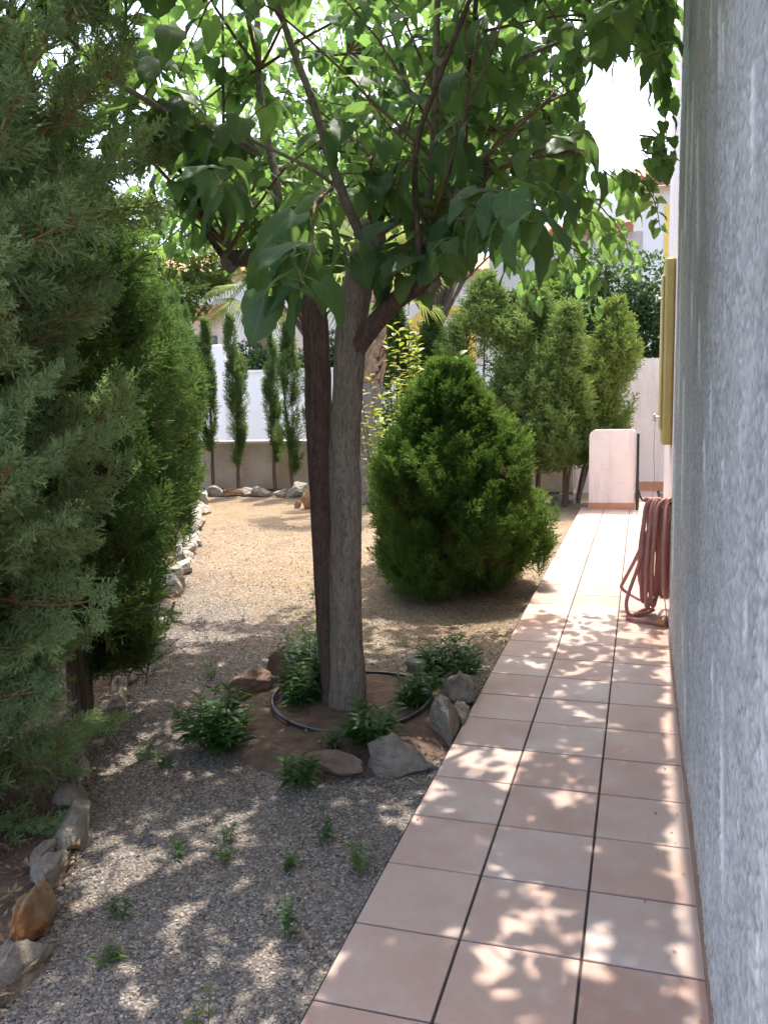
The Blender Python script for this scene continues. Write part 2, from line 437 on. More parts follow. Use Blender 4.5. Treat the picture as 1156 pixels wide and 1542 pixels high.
# ------------------------------------------------------------------ ground, soil, gravel
def border_x(y):      # line of the stone border beside the hedge
    return np.interp(y, [-.5, 0, .44, 1.0, 1.9, 3.3, 5.3, 7.3, 10.2, 11.4], [-1.02,-1.16,-1.39,-1.72,-2.16,-2.74,-3.76,-4.77,-6.2,-6.8])

obj('ground', [chunk([(-4200,-600,GZ),(4200,-600,GZ),(4200,5200,GZ),(-4200,5200,GZ)], [(0,1,2,3)])], M_GROUND)['kind'] = 'structure'

ys = np.linspace(-2.2, 11.55, 90); Vs = []
for y in ys:
    bx = border_x(y)
    for k, fr in enumerate((0, .25, .55, 1)):
        Vs.append((bx - fr*2.2, y, GZ + .006 + (0 if k == 0 else RNG.uniform(.005, .05))))
i, j = np.meshgrid(np.arange(len(ys)-1), np.arange(3), indexing='ij')
Fs = np.stack([i*4+j+1, i*4+j, (i+1)*4+j, (i+1)*4+j+1], -1).reshape(-1, 4)
obj('soil_strip', [chunk(Vs, Fs, 0, True)], M_SOILH)['kind'] = 'structure'

PC = np.array([-.88, 1.95])      # planter centre
def in_planter(x, y, k=1.): return ((x-PC[0])/(.60*k))**2 + ((y-PC[1])/(.68*k))**2 < 1
a = np.arange(40)*2*PI/40; rings = []
for q, (s, z) in enumerate(((1.02, GZ+.004), (.93, GZ+.045), (.7, GZ+.075), (.35, GZ+.095), (.05, GZ+.10))):
    for t_ in a: rings.append((PC[0]+.60*s*math.cos(t_), PC[1]+.68*s*math.sin(t_), z + RNG.uniform(-.006, .008)*(q > 0)))
i, j = np.meshgrid(np.arange(4), np.arange(40), indexing='ij')
obj('planter_soil', [chunk(rings, np.stack([i*40+j, i*40+(j+1)%40, (i+1)*40+(j+1)%40, (i+1)*40+j], -1).reshape(-1,4), 0, True)], M_SOIL)['kind'] = 'structure'

def gravel(n, x0, x1, y0, y1, s0, s1, keep=None):
    x = RNG.uniform(x0, x1, n); y = y0 + (y1-y0)*RNG.uniform(0, 1, n)**1.25
    ok = (x < -.325) & (x > border_x(y)-.02) & ~in_planter(x, y, .97)
    if keep is not None: ok &= RNG.uniform(0, 1, n) < keep(x, y)
    x, y = x[ok], y[ok]; n = len(x)
    s = RNG.uniform(s0, s1, n) * RNG.choice([.7, 1, 1, 1.5], n, p=[.3, .35, .25, .1])
    O = np.array([(1,0,0),(0,1,0),(-1,0,0),(0,-1,0),(0,0,1),(0,0,-1)], float)
    OF = np.array([(0,1,4),(1,2,4),(2,3,4),(3,0,4),(1,0,5),(2,1,5),(3,2,5),(0,3,5)])
    out = []
    for k in range(5):
        sel = np.arange(n) % 5 == k
        TV = O*(1+RNG.uniform(-.3, .3, (6, 1))) + RNG.uniform(-.25, .25, (6, 3)); TV[:, 2] *= .6
        m = sel.sum(); th = RNG.uniform(0, 2*PI, m); c, q = np.cos(th), np.sin(th); Z = np.zeros(m); sc = s[sel]
        tl = RNG.uniform(-.4, .4, (2, m))
        M = np.stack([np.stack([c, -q, tl[0]], -1), np.stack([q, c, tl[1]], -1), np.stack([Z, Z, Z+1], -1)], 1)*sc[:, None, None]
        T = np.stack([x[sel], y[sel], GZ + sc*RNG.uniform(-.1, .5, m)], -1)
        out.append(rep(TV, OF, M, T, 0, {'rnd': RNG.beta(1.6, 1.8, m)}))
    return out
ch = gravel(170000, -2.4, -.3, -.75, 3.0, .0032, .0062, lambda x, y: np.clip(1.2-.28*y, .3, 1))
ch += gravel(32000, -4.6, -.3, 2.6, 8., .004, .008, lambda x, y: .8)
tag(obj('gravel', ch, M_PEBBLE), kind='stuff')

def litter(n, fx, name, sz=1.):
    x, y, z = fx(n); m = len(x)
    TV = np.array([(-.5,0,0),(0,-.9,.08),(.5,0,.05),(0,.9,0.12),(0,0,-.08)], float)
    TF = np.array([(0,1,4),(1,2,4),(2,3,4),(3,0,4)])
    d = nrm(np.stack([RNG.normal(0,1,m), RNG.normal(0,1,m), RNG.normal(0,.25,m)], -1))
    M = frame(d, np.tile([0,0,1.], (m,1)))*(sz*RNG.uniform(.008, .026, m))[:,None,None]
    M[:, :, 0] *= RNG.uniform(.25, .9, m)[:, None]
    o = obj(name, [rep(TV, TF, M, np.stack([x, y, z], -1), 0, {'rnd': RNG.uniform(0, 1, m)})], M_LITTER)
    return tag(o, kind='stuff')
def f1(n):
    y = RNG.uniform(-1.2, 9., n); x = border_x(y) - np.abs(RNG.normal(0, .4, n)) + .06
    return x, y, np.full(n, GZ+.035)+RNG.uniform(0, .02, n)
litter(9000, f1, 'leaf_litter')
def f2(n):
    y = RNG.uniform(-.6, 6, n); x = RNG.uniform(-3., -.33, n); ok = (x > border_x(y)) & (in_planter(x, y) | (RNG.uniform(0,1,n) < .45))
    x, y = x[ok], y[ok]; z = np.where(in_planter(x, y), GZ+.085, GZ+.012)
    return x, y, z
litter(2600, f2, 'dry_leaf_debris', .8)
def f3(n):
    y = RNG.uniform(-.3, 3.6, n); x = np.where(RNG.uniform(0,1,n) < .75, .63-np.abs(RNG.normal(0,.05,n)), RNG.uniform(-.3,.6,n))
    return x, y, np.full(n, .003)
litter(60, f3, 'path_debris', .45)

# ------------------------------------------------------------------ tiled path
def tiles(x_edges, y0, y1, pitch, z=0., g=.0035):
    out = []
    rows = np.arange(math.floor(y0/pitch), math.ceil(y1/pitch))
    for k in rows:
        for a_, b_ in zip(x_edges[:-1], x_edges[1:]):
            ya, yb = max(k*pitch, y0), min((k+1)*pitch, y1)
            if yb - ya < .02: continue
            c = bevel_box(a_+g, b_-g, ya+g, yb-g, z-.014, z+RNG.uniform(-.0006,.0006), .0025)
            c['attrs'] = {'rnd': np.full(len(c['V']), RNG.uniform(0, 1))}; out.append(c)
    return out
TP = .33
ch = tiles([-.309, 0, .33, .645], -3.3, 9.9, TP, 0.) + tiles([.645, .71], 3.8, 9.9, TP)
ch += tiles([.445, .71], 9.9, 12.1, TP)
pb = [box(-.312, .70, -3.35, 9.92, GZ-.1, -.006, 1), box(.44, .75, 9.92, 12.12, GZ-.1, -.006, 1)]
obj('path', ch + pb, [M_TILE, M_GROUT])['kind'] = 'structure'

# ------------------------------------------------------------------ house wall and things on it
def extrude_poly(pts, z0, z1, mat=0, smooth=False):
    n = len(pts); V = [(x, y, z0) for x, y in pts] + [(x, y, z1) for x, y in pts]
    k = np.arange(n)
    F = np.stack([k, (k+1)%n, n+(k+1)%n, n+k], -1)
    return [chunk(V, F, mat, smooth)]
hw = thing('house_wall', 'tall grey roughcast house wall with white drip streaks along the right of the tiled path', 'wall', (.65, 1.5, 0))
def grid_noise(rng, y, z, cy_, cz_):
    g = rng.uniform(0, 1, (int(9/cy_)+3, int(6/cz_)+3))
    a_ = (y+4.2)/cy_; b_ = (z+.2)/cz_; i0 = a_.astype(int); j0 = b_.astype(int); fa = a_-i0; fb = b_-j0
    fa = fa*fa*(3-2*fa); fb = fb*fb*(3-2*fb)
    A = g[i0][:, j0]*(1-fa)[:,None] + g[i0+1][:, j0]*fa[:,None]
    B = g[i0][:, j0+1]*(1-fa)[:,None] + g[i0+1][:, j0+1]*fa[:,None]
    return A*(1-fb)[None] + B*fb[None]
gw_ = np.random.default_rng(3)
yc = np.concatenate([np.arange(-4, -.7, .04), np.arange(-.7, 1.0, .0044), np.arange(1.0, 2.0, .0075), np.arange(2.0, 3.7, .012)])
zc = np.concatenate([np.arange(0, 3.0, .0065), np.arange(3.0, 4.61, .012)])
arc = np.linspace(0, PI/2, 8)
cx_ = np.concatenate([np.full(len(yc), .65), .72-.07*np.cos(arc), [3., 3.]]); cyy = np.concatenate([yc, 3.72+.07*np.sin(arc), [3.79, -4.]])
nx_ = np.concatenate([np.full(len(yc), -1.), -np.cos(arc), [0, 0]]); ny_ = np.concatenate([np.zeros(len(yc)), np.sin(arc), [0, 0]])
hh = .5*grid_noise(gw_, cyy, zc, .0095, .0078) + .35*grid_noise(gw_, cyy, zc, .020, .015) + .15*grid_noise(gw_, cyy, zc, .08, .06)
hh = np.clip(.5 + (hh-.5)*1.5, 0, 1)
big = grid_noise(gw_, cyy, zc, .45, .6)
STREAKS = [(.94,2.6,.83,2.3,.14),(.8,2.51,.72,2.28,.07),(.04,2.13,0,1.85,.07),(.03,2.0,.01,1.93,.05),(1.93,2.54,1.67,1.97,.22),(.88,1.55,.79,1.32,.1),(1.47,1.78,1.35,1.5,.11),(1.0,1.8,.98,1.73,.08),(.4,1.37,.34,1.2,.08),(.21,.72,.08,.34,.11),(-.4,.96,-.43,.84,.06),(-.13,.71,-.16,.6,.05),(-.42,.66,-.46,.51,.04),(-.17,.43,-.2,.34,.05),(1.06,.83,1.0,.7,.09),(.49,.96,.47,.9,.08),(.52,.81,.46,.64,.11),(.22,.83,.17,.71,.08),(2.14,.49,2.01,.26,.16),(1.5,.58,1.45,.47,.16),(1.75,.35,1.63,.13,.18),(.39,1.94,.36,1.84,.08),(.07,1.45,.03,1.32,.05),(1.06,1.37,.97,1.15,.09),(2.03,1.97,1.9,1.69,.15),(-.14,1.14,-.19,.99,.05),
           (2.9,3.2,2.75,2.2,.25),(2.6,1.6,2.5,.9,.2),(3.2,2.4,3.1,1.3,.22),(2.4,2.9,2.3,2.3,.16),(3.4,1.2,3.35,.4,.2),(1.3,2.9,1.2,2.5,.1)]
drip = np.zeros_like(hh)
for ya, za, yb, zb2, w_ in STREAKS:
    f = np.clip((za-zc)/(za-zb2), 0, 1); yl = ya + (yb-ya)*f
    end = np.clip((za-zc)/.05, 0, 1)*np.clip((zc-zb2)/.12, 0, 1)
    prof_ = np.exp(-((cyy[:,None]-yl[None])/(w_*.34))**2)
    drip = np.maximum(drip, prof_*end[None]*(.85+.6*hh))
D_ = (hh-.5)*.0075 + (big-.5)*.008 + drip*.002
X_ = cx_[:,None] + nx_[:,None]*D_ ; Y_ = cyy[:,None] + ny_[:,None]*D_; Z_ = np.repeat(zc[None], len(cyy), 0)
V = np.stack([X_, Y_, Z_], -1).reshape(-1, 3); nz = len(zc)
i, j = np.meshgrid(np.arange(len(cyy)-1), np.arange(nz-1), indexing='ij')
Fw = np.stack([(i+1)*nz+j, i*nz+j, i*nz+j+1, (i+1)*nz+j+1], -1).reshape(-1, 4)
obj('grey_render', shift([chunk(V, Fw, 0, True, {'rough': hh.ravel(), 'drip': np.clip(drip, 0, 1).ravel()}), box(.70, 2.95, -3.95, 3.7, 4.55, 4.6)], hw.location), M_WALL, hw)
obj('skirting', shift([box(.638, .66, -3.5, 3.71, 0, .016)], hw.location), simple('skirting_tile', (.22,.14,.10), (.30,.19,.14), 6, .7), hw)
obj('white_render', shift([box(.71, 3., 3.80, 8.2, 0, 4.6)], hw.location), M_WHITE, hw)

sh = thing('wall_panel', 'tall narrow ochre yellow panel standing out from the wall beyond the grey corner', 'panel', (.66, 6.2, 1.07))
obj('board', shift([bevel_box(.625, .708, 5.75, 6.5, 1.07, 2.62, .02)], sh.location), M_OCHRE, sh)
obj('edge_batten', shift([bevel_box(.605, .625, 5.78, 6.47, 1.2, 2.48, .008)], sh.location), M_OCHRE, sh)
for z in (1.30, 2.30):
    obj('clip', shift(tube([(.605, 5.9, z), (.575, 5.9, z)], .010, 8) + [bevel_box(.555, .578, 5.875, 5.925, z-.03, z+.03, .006)], sh.location), M_STEEL, sh)
wp = smooth_path([(.572, 5.9, 1.28), (.565, 5.9, 1.0), (.575, 5.9, .8), (.555, 5.9, .5), (.56, 5.9, .25), (.55, 5.88, .06)], 40)
obj('wire', shift(tube(wp, .0022, 5), sh.location), M_WIRE, sh)

hk = thing('hose_hook', 'small black iron hook on the wall carrying the coiled hose', 'hook', (.70, 4.12, .78))
obj('plate', shift([bevel_box(.70, .709, 4.06, 4.18, .74, .92, .004)], hk.location), M_BLACK, hk)
obj('arm', shift(tube(smooth_path([(.70, 4.12, .79), (.62, 4.12, .765), (.54, 4.12, .765), (.515, 4.12, .80)], 16), .011, 8), hk.location), M_BLACK, hk)

hs = thing('garden_hose', 'dusty red garden hose hanging in long loops on the wall beside the tiled path', 'hose', (.6, 4.1, 0))
pts = []
nl = 12
for k in range(nl):
    x = .515 + .135*(k % 6)/5 + RNG.normal(0, .008); tilt = RNG.normal(0, .04)
    zb = RNG.uniform(.06, .17); wy = RNG.uniform(.09, .17); cx = RNG.normal(-.015, .03); wx = RNG.uniform(.02, .055)
    for q in np.linspace(0, 1, 12, endpoint=False):
        th = q*2*PI
        s_ = math.sin(th)*(.45+.55*(1-math.cos(th))/2)
        z = zb + (.785+.012*(k//6)-zb)*(1+math.cos(th))/2
        pts.append((x + cx*(1-math.cos(th))/2 + wx*s_, 4.12 + wy*s_ + tilt*(1-math.cos(th)), z))
# two slack loops thrown out to the left, then the tail on the floor
pts += [(.55,4.12,.79),(.52,4.15,.6),(.44,4.2,.38),(.365,4.25,.21),(.345,4.26,.15),(.40,4.24,.11),(.50,4.18,.08),(.58,4.1,.14),(.60,4.1,.45),(.58,4.12,.78),(.545,4.1,.72),
        (.50,4.05,.50),(.43,4.0,.28),(.385,3.98,.13),(.39,3.97,.05),(.42,4.02,.018),(.50,4.12,.03),(.56,4.14,.03),(.50,4.08,.016),(.42,4.02,.016),(.39,3.96,.016),(.42,3.91,.016),(.50,3.87,.016),(.585,3.84,.016)]
hp = smooth_path(pts, len(pts)*6); hp[:, 2] = np.maximum(hp[:, 2], .014); hp[:, 0] = np.minimum(hp[:, 0], np.where(hp[:,1] > 3.8, .694, .63))
obj('coil', shift(tube(hp, .0125, 8), hs.location), M_HOSE, hs)
obj('coupling', shift(tube([(.575,3.845,.019),(.60,3.837,.019),(.605,3.835,.019),(.63,3.826,.019)], [.017,.019,.022,.022], 12), hs.location), M_BRASS, hs)

# ------------------------------------------------------------------ boundary walls, pillar, gate
gw = thing('boundary_wall', 'low beige rendered blockwork wall closing the garden behind the slim cypresses', 'wall', (-4, 11.8, GZ))
obj('blockwork', shift([box(-9.5, -.55, 11.7, 11.95, GZ-.1, .80)], gw.location), M_BEIGE, gw)
obj('coping', shift([box(-9.5, -.55, 11.67, 11.98, .80, .845)], gw.location), M_WHITE, gw)
obj('drainage_line', shift([box(-9.5, -.55, 11.69, 11.70, -.02, .0)], gw.location), M_BLACK, gw)
ww = thing('garden_wall', 'white painted wall with a taller post standing behind the low beige wall on the left', 'wall', (-6, 14.3, GZ))
obj('panel', shift([box(-12, -1.2, 14.2, 14.4, GZ-.1, 2.12)], ww.location), M_WHITE2, ww)
obj('coping', shift([box(-12, -1.2, 14.17, 14.43, 2.12, 2.17)], ww.location), M_WHITE2, ww)
obj('post', shift([bevel_box(-8.05, -7.72, 14.02, 14.35, GZ-.1, 2.70, .02)], ww.location), M_WHITE2, ww)
pw = thing('passage_wall', 'tall pinkish white wall with a terracotta skirting closing the passage beside the house', 'wall', (.3, 12.2, GZ))
obj('render', shift([box(-.55, 2.6, 12.12, 12.35, GZ-.1, 2.06)], pw.location), M_WHITE, pw)
obj('skirting', shift([box(.4, .9, 12.10, 12.12, 0, .14)], pw.location), M_TERRA, pw)

pl = thing('pillar', 'short pinkish white rendered pillar with rounded shoulders at the far end of the path', 'pillar', (.1, 9.85, 0))
px0, px1, ph, pr = -.195, .385, 1.05, .085
out = [(px0, .09), (px1, .09), (px1, ph-.04)] + [(px1-.04+.04*math.cos(q), ph-.04+.04*math.sin(q)) for q in np.linspace(.2, PI/2, 5)] + [(px0+pr-pr*math.sin(q), ph-pr+pr*math.cos(q)) for q in np.linspace(0, PI/2, 8)]
n = len(out)
V = [(x, 9.70, z) for x, z in out] + [(x, 9.98, z) for x, z in out] + [(.1, 9.70, .5), (.1, 9.98, .5)]
k = np.arange(n)
obj('body', shift([chunk(V, np.stack([(k+1)%n, k, n+k, n+(k+1)%n], -1)), chunk(V, np.concatenate([np.stack([k, (k+1)%n, np.full(n, 2*n)], -1), np.stack([n+(k+1)%n, n+k, np.full(n, 2*n+1)], -1)]))], pl.location), M_WHITE, pl)
obj('skirting', shift([bevel_box(px0-.008, px1+.008, 9.692, 9.99, 0, .09, .004)], pl.location), M_TERRA, pl)
gt = thing('gate', 'black iron gate standing open edge-on beside the white pillar', 'gate', (.43, 9.8, 0))
obj('post', shift([bevel_box(.405, .44, 9.66, 9.70, .0, 1.0, .003)], gt.location), M_BLACK, gt)
obj('leaf', shift([box(.412, .432, 9.705, 10.5, .08, .12), box(.412, .432, 9.705, 10.5, .9, .94)] + [box(.415, .429, 9.75+.1*q, 9.765+.1*q, .12, .9) for q in range(8)], gt.location), M_BLACK, gt)
obj('handle', shift(tube(smooth_path([(.44, 9.68, .26), (.455, 9.66, .2), (.49, 9.64, .14), (.56, 9.64, .12)], 14), .014, 8), gt.location), M_BLACK, gt)

# ------------------------------------------------------------------ houses
def tile_roof(x0, x1, y0, y1, z0, z1, n):
    """barrel-tiled roof slope, eave on the y0 side"""
    out = []
    for k in range(n):
        xc = x0 + (x1-x0)*(k+.5)/n; r = (x1-x0)/n*.5
        t = np.linspace(0, PI, 7)
        prof = [(xc - r*math.cos(q), r*math.sin(q)) for q in t]
        V = [(x, y0, z0+h) for x, h in prof] + [(x, y1, z1+h) for x, h in prof]
        F = [(q, q+1, 8+q-1+0, 7+q) for q in range(6)]
        F = [(q, q+1, 7+q+1, 7+q) for q in range(6)]
        out.append(chunk(V, F, 0, True))
        V2 = [(x, y0-.002, z0+h) for x, h in prof] + [(xc, y0-.002, z0)]
        out.append(chunk(V2, [(q+1, q, 7) for q in range(6)]))
    out.append(box(x0, x1, y0, y0+.08, z0-.10, z0))
    V = [(x0,y0+.08,z0-.02),(x1,y0+.08,z0-.02),(x1,y1,z1-.02),(x0,y1,z1-.02)]
    out.append(chunk(V, [(0,1,2,3)]))
    return out
h1 = thing('house', 'white house with a terracotta tiled eave seen high beside the grey wall', 'house', (3, 20, GZ))
obj('wall', shift([box(.42, 9, 18.3, 26, GZ, 6.0), box(-3.2, .42, 19.5, 26, GZ, 5.3)], h1.location), M_WHITE2, h1)
obj('roof', shift(tile_roof(.22, 9.2, 17.95, 22, 6.06, 7.3, 36), h1.location), M_ROOF, h1)
obj('lower_roof', shift(tile_roof(-3.4, .2, 19.2, 22, 5.36, 6.0, 15), h1.location), M_ROOF, h1)
obj('ochre_strip', shift([box(.86, 1.05, 18.28, 18.3, 3., 5.6)], h1.location), M_YELLOW, h1)
wf = obj('window', shift([box(-1.9, -.9, 19.46, 19.5, 3.6, 4.8)], h1.location), M_WHITE, h1)
obj('pane', shift([box(-1.8, -1., 19.44, 19.46, 3.7, 4.7)], h1.location), M_GLASS, wf)

h2 = thing('house', 'white house with a yellow arched window surround showing above the conical bush', 'house', (-6, 25, GZ))
obj('wall', shift([box(-10, -2.5, 24.2, 30, GZ, 5.15)], h2.location), M_WHITE2, h2)
obj('roof', shift(tile_roof(-10.2, -2.3, 23.9, 28, 5.22, 6.3, 30), h2.location), M_ROOF, h2)
def arch(cx, y, z0, r0, r1, d, legs):
    t = np.linspace(0, PI, 15)
    ii = [(cx-r0, z0-legs)] + [(cx-r0*math.cos(q), z0+r0*math.sin(q)*.55) for q in t] + [(cx+r0, z0-legs)]
    oo = [(cx-r1, z0-legs)] + [(cx-r1*math.cos(q), z0+r1*math.sin(q)*.62) for q in t] + [(cx+r1, z0-legs)]
    n = len(ii); V = [(x, y, z) for x, z in ii+oo] + [(x, y+d, z) for x, z in ii+oo]; F = []
    for q in range(n-1): F += [(q, q+1, n+q+1, n+q), (n+q, n+q+1, 3*n+q+1, 3*n+q), (q+1, q, 2*n+q, 2*n+q+1)]
    return [chunk(V, F)]
wf = obj('window', shift(arch(-5.45, 24.05, 3.75, .72, 1.02, .15, 1.6), h2.location), M_YELLOW, h2)
obj('sill', shift([box(-6.6, -4.3, 24.0, 24.2, 2.0, 2.15)], h2.location), M_YELLOW, wf)
obj('pane', shift([box(-6.1, -4.8, 24.12, 24.19, 2.15, 3.7)], h2.location), M_GLASS, wf)
obj('grille', shift([box(-6.1+.2*q, -6.05+.2*q, 24.07, 24.11, 2.15, 3.9) for q in range(7)], h2.location), M_WHITE2, wf)

h3 = thing('house', 'white house with a small tiled canopy showing between the hedge and the slim cypresses', 'house', (-13, 25, GZ))
obj('wall', shift([box(-19, -10.9, 24.5, 31, GZ, 5.7)], h3.location), M_WHITE2, h3)
obj('canopy', shift(tile_roof(-14.6, -13.0, 23.7, 24.5, 4.35, 4.75, 8), h3.location), M_ROOF, h3)
obj('roof', shift(tile_roof(-19.2, -10.7, 24.2, 28, 5.76, 7., 30), h3.location), M_ROOF, h3)
wf = obj('window', shift([box(-14.4, -13.2, 24.45, 24.5, 2.6, 3.9)], h3.location), M_WHITE, h3)
obj('pane', shift([box(-14.3, -13.3, 24.43, 24.45, 2.7, 3.8)], h3.location), M_GLASS, wf)

# hill far away
gx, gy = np.meshgrid(np.linspace(-1900, 2300, 60), np.linspace(2500, 4300, 26), indexing='ij')
hz = 900*np.exp(-((gx-230)/700.)**2 - ((gy-3250)/420.)**2) + 110*np.exp(-((gx+420)/430.)**2 - ((gy-3400)/400.)**2)
hz += 45*np.sin(gx*.011+.7)*np.cos(gy*.009) + 25*np.sin(gx*.031+gy*.02) + RNG.normal(0, 8, gx.shape)
hz = hz*np.clip((1-np.abs((gx-200)/2050)**4), 0, 1)*np.clip((1-np.abs((gy-3400)/890)**6), 0, 1)
V = np.stack([gx, gy, hz-12], -1).reshape(-1, 3); i, j = np.meshgrid(np.arange(59), np.arange(25), indexing='ij')
obj('hill', [chunk(V, np.stack([i*26+j, (i+1)*26+j, (i+1)*26+j+1, i*26+j+1], -1).reshape(-1,4), 0, True)], M_HILL)['kind'] = 'structure'

# ------------------------------------------------------------------ conifer sprays
def plume(rng, n=44, sub=7, tw=.075, w=.0032, flat=.55, stem=True, L=1.):
    """feathery conifer spray along +y (unit length L); returns foliage V,F and stem V,F"""
    P, D, Ln, W = [], [], [], []
    for k in range(n):
        s = .06 + .94*(k+.5)/n
        ang = k*2.4 + rng.normal(0, .3)
        perp = nrm(np.array([math.cos(ang), 0, math.sin(ang)*flat]))
        d = nrm(np.array([0, .75, 0]) + perp*.75 + rng.normal(0, .12, 3))
        l = tw*(1.15-.8*s)*rng.uniform(.7, 1.2)*(.6+.8*min(1, s*4))
        p0 = np.array([0, s*L, -.06*s*s*L])
        P.append(p0); D.append(d); Ln.append(l); W.append(w)
        side = nrm(np.cross(d, rng.normal(0, 1, 3)))
        for q in range(sub):
            f = (q+.6)/sub; sg = 1 if q % 2 else -1
            d2 = nrm(d*.8 + side*sg*.65 + rng.normal(0, .18, 3))
            P.append(p0 + d*l*f); D.append(d2); Ln.append(l*(.55-.28*f)*rng.uniform(.7, 1.25)); W.append(w*.85)
    P, D, Ln, W = np.array(P), nrm(np.array(D)), np.array(Ln), np.array(W)
    X = nrm(np.cross(D, rng.normal(0, 1, D.shape)))
    m = len(P)
    V = np.stack([P - X*W[:,None]*.5, P + X*W[:,None]*.5, P + D*Ln[:,None]*.75 + X*W[:,None]*.42, P + D*Ln[:,None], P + D*Ln[:,None]*.75 - X*W[:,None]*.42], 1)
    V = V[:, [0,1,2,4]] if m > 10**9 else V
    F = np.arange(m)[:,None]*5
    Fq = np.concatenate([F+0, F+1, F+2, F+4], 1); Ft = np.concatenate([F+4, F+2, F+3], 1)
    return V.reshape(-1, 3), Fq, Ft, np.repeat(P[:, 1]/L, 5)

def plume_q(rng, **kw):
    """same spray with one quad per needle spray"""
    V, Fq, Ft, s = plume(rng, **kw)
    m = len(Fq); V = V.reshape(m, 5, 3)[:, [0, 1, 2, 4]].copy()
    V[:, 2:] = V[:, 2:] + (V[:, 2:].mean(1, keepdims=True) - V[:, [0, 1]].mean(1, keepdims=True))*.33
    return V.reshape(-1, 3), np.arange(m*4).reshape(m, 4)

def stem_template(L, r):
    c = tube([(0,0,0),(0,.35*L,-.008*L),(0,.7*L,-.03*L)], [r, r*.8, r*.3], 4, cap=False)[0]
    return c['V'], c['F']

def cypress_crown(rng, H, R_, n, tmpl, z0=.1, up=.75, lump=.3, Lr=(.2,.32), inner=.45, bend=None, stemt=None, boughs=40, lean=(0,0), jit=.28, zs=.055, an=.34):
    """plumes over a lumpy column of boughs; R_(z) the crown's radius"""
    bz = z0 + (H-z0)*rng.uniform(0, 1, boughs)**.95; ba = rng.uniform(0, 2*PI, boughs)
    br = rng.uniform(1-lump, 1+lump*.5, boughs)
    k = rng.integers(0, boughs, n)
    z = bz[k] + rng.normal(0, zs*H, n); a_ = ba[k] + rng.normal(0, an, n)
    z = np.clip(z, z0, H*1.0)
    f = inner + (1-inner)*rng.uniform(0, 1, n)**.6
    r = np.array([R_(q) for q in z])*f*br[k]
    rad = np.stack([np.cos(a_), np.sin(a_), np.zeros(n)], -1)
    T = rad*r[:,None]; T[:,2] = z
    T[:,0] += lean[0]*z; T[:,1] += lean[1]*z
    d = nrm(rad*(1-up*.6)[...,None] if isinstance(up, np.ndarray) else rad*(1-up*.5) + np.array([0,0,up]) + rng.normal(0, jit, (n,3)))
    M = frame(d, rad + rng.normal(0, .35, (n,3)))
    ln = rng.uniform(*Lr, n)
    T = T - d*ln[:,None]*.5
    T[:,2] = np.maximum(T[:,2], .02)
    tone = np.clip(.5 + rng.normal(0, .16, boughs)[k] + rng.normal(0, .12, n), 0, 1)
    out = []
    for q, (TV, TF) in enumerate(tmpl):
        s = np.arange(n) % len(tmpl) == q
        out.append(rep(TV, TF, M[s]*ln[s][:,None,None], T[s], 0, {'rnd': tone[s]}))
        if stemt: out.append(rep(*stemt, M[s]*ln[s][:,None,None], T[s], 1))
    return out

def ctrunk(rng, H, r, lean=(0,0), n=7):
    z = np.linspace(-.08, H, 12)
    P = np.stack([lean[0]*np.maximum(z,0) + np.cumsum(rng.normal(0,.008,12)), lean[1]*np.maximum(z,0) + np.cumsum(rng.normal(0,.008,12)), z], -1)
    return tube(P, r*(1.15-np.linspace(0,1,12)), n, 0, rough=.12, rng=rng)

ORD = ['first','second','third','fourth','fifth','sixth','seventh','eighth','ninth','tenth','eleventh','twelfth','thirteenth','fourteenth','fifteenth','sixteenth','seventeenth','eighteenth','nineteenth','twentieth','twenty-first','twenty-second','twenty-third','twenty-fourth','twenty-fifth','twenty-sixth','twenty-seventh','twenty-eighth']

rg = np.random.default_rng(5)
NEAR_T = [plume_q(rg, n=46, sub=9, tw=.30, w=.0125, flat=.5) for _ in range(4)]
MID_T = [plume_q(rg, n=24, sub=5, tw=.30, w=.024, flat=.6) for _ in range(4)]
FAR_T = [plume_q(rg, n=15, sub=4, tw=.30, w=.036, flat=.7) for _ in range(4)]
ST_N = stem_template(1., .016)

# near tree of the hedge, arching over the gravel's corner
def near_R(z):
    return float(np.interp(z, [0,.2,.6,1.2,1.8,2.3,2.8,3.4,4.0,4.4], [.34,.42,.50,.58,.60,.76,.92,.84,.5,.15]))
HG = 'cypress trees of the hedge along the left border'
t1 = thing('cypress_tree', 'nearest cypress of the hedge, grey green feathery sprays with orange twigs arching overhead', 'tree', (-2.0, .54, GZ), 0, HG)
obj('trunk', ctrunk(rg, 3.9, .07), M_CTRUNK, t1)
lb = []
for k in range(60):
    z = rg.uniform(.3, 3.6); a_ = rg.uniform(0, 2*PI); rr = near_R(z)*.8
    lb += tube(smooth_path([(0,0,z-.25*rr), (rr*.5*math.cos(a_), rr*.5*math.sin(a_), z-.05), (rr*math.cos(a_), rr*math.sin(a_), z+.3*rr)], 6), [.014,.012,.010,.008,.006,.004], 5)
obj('branch', lb, M_TWIG, t1)

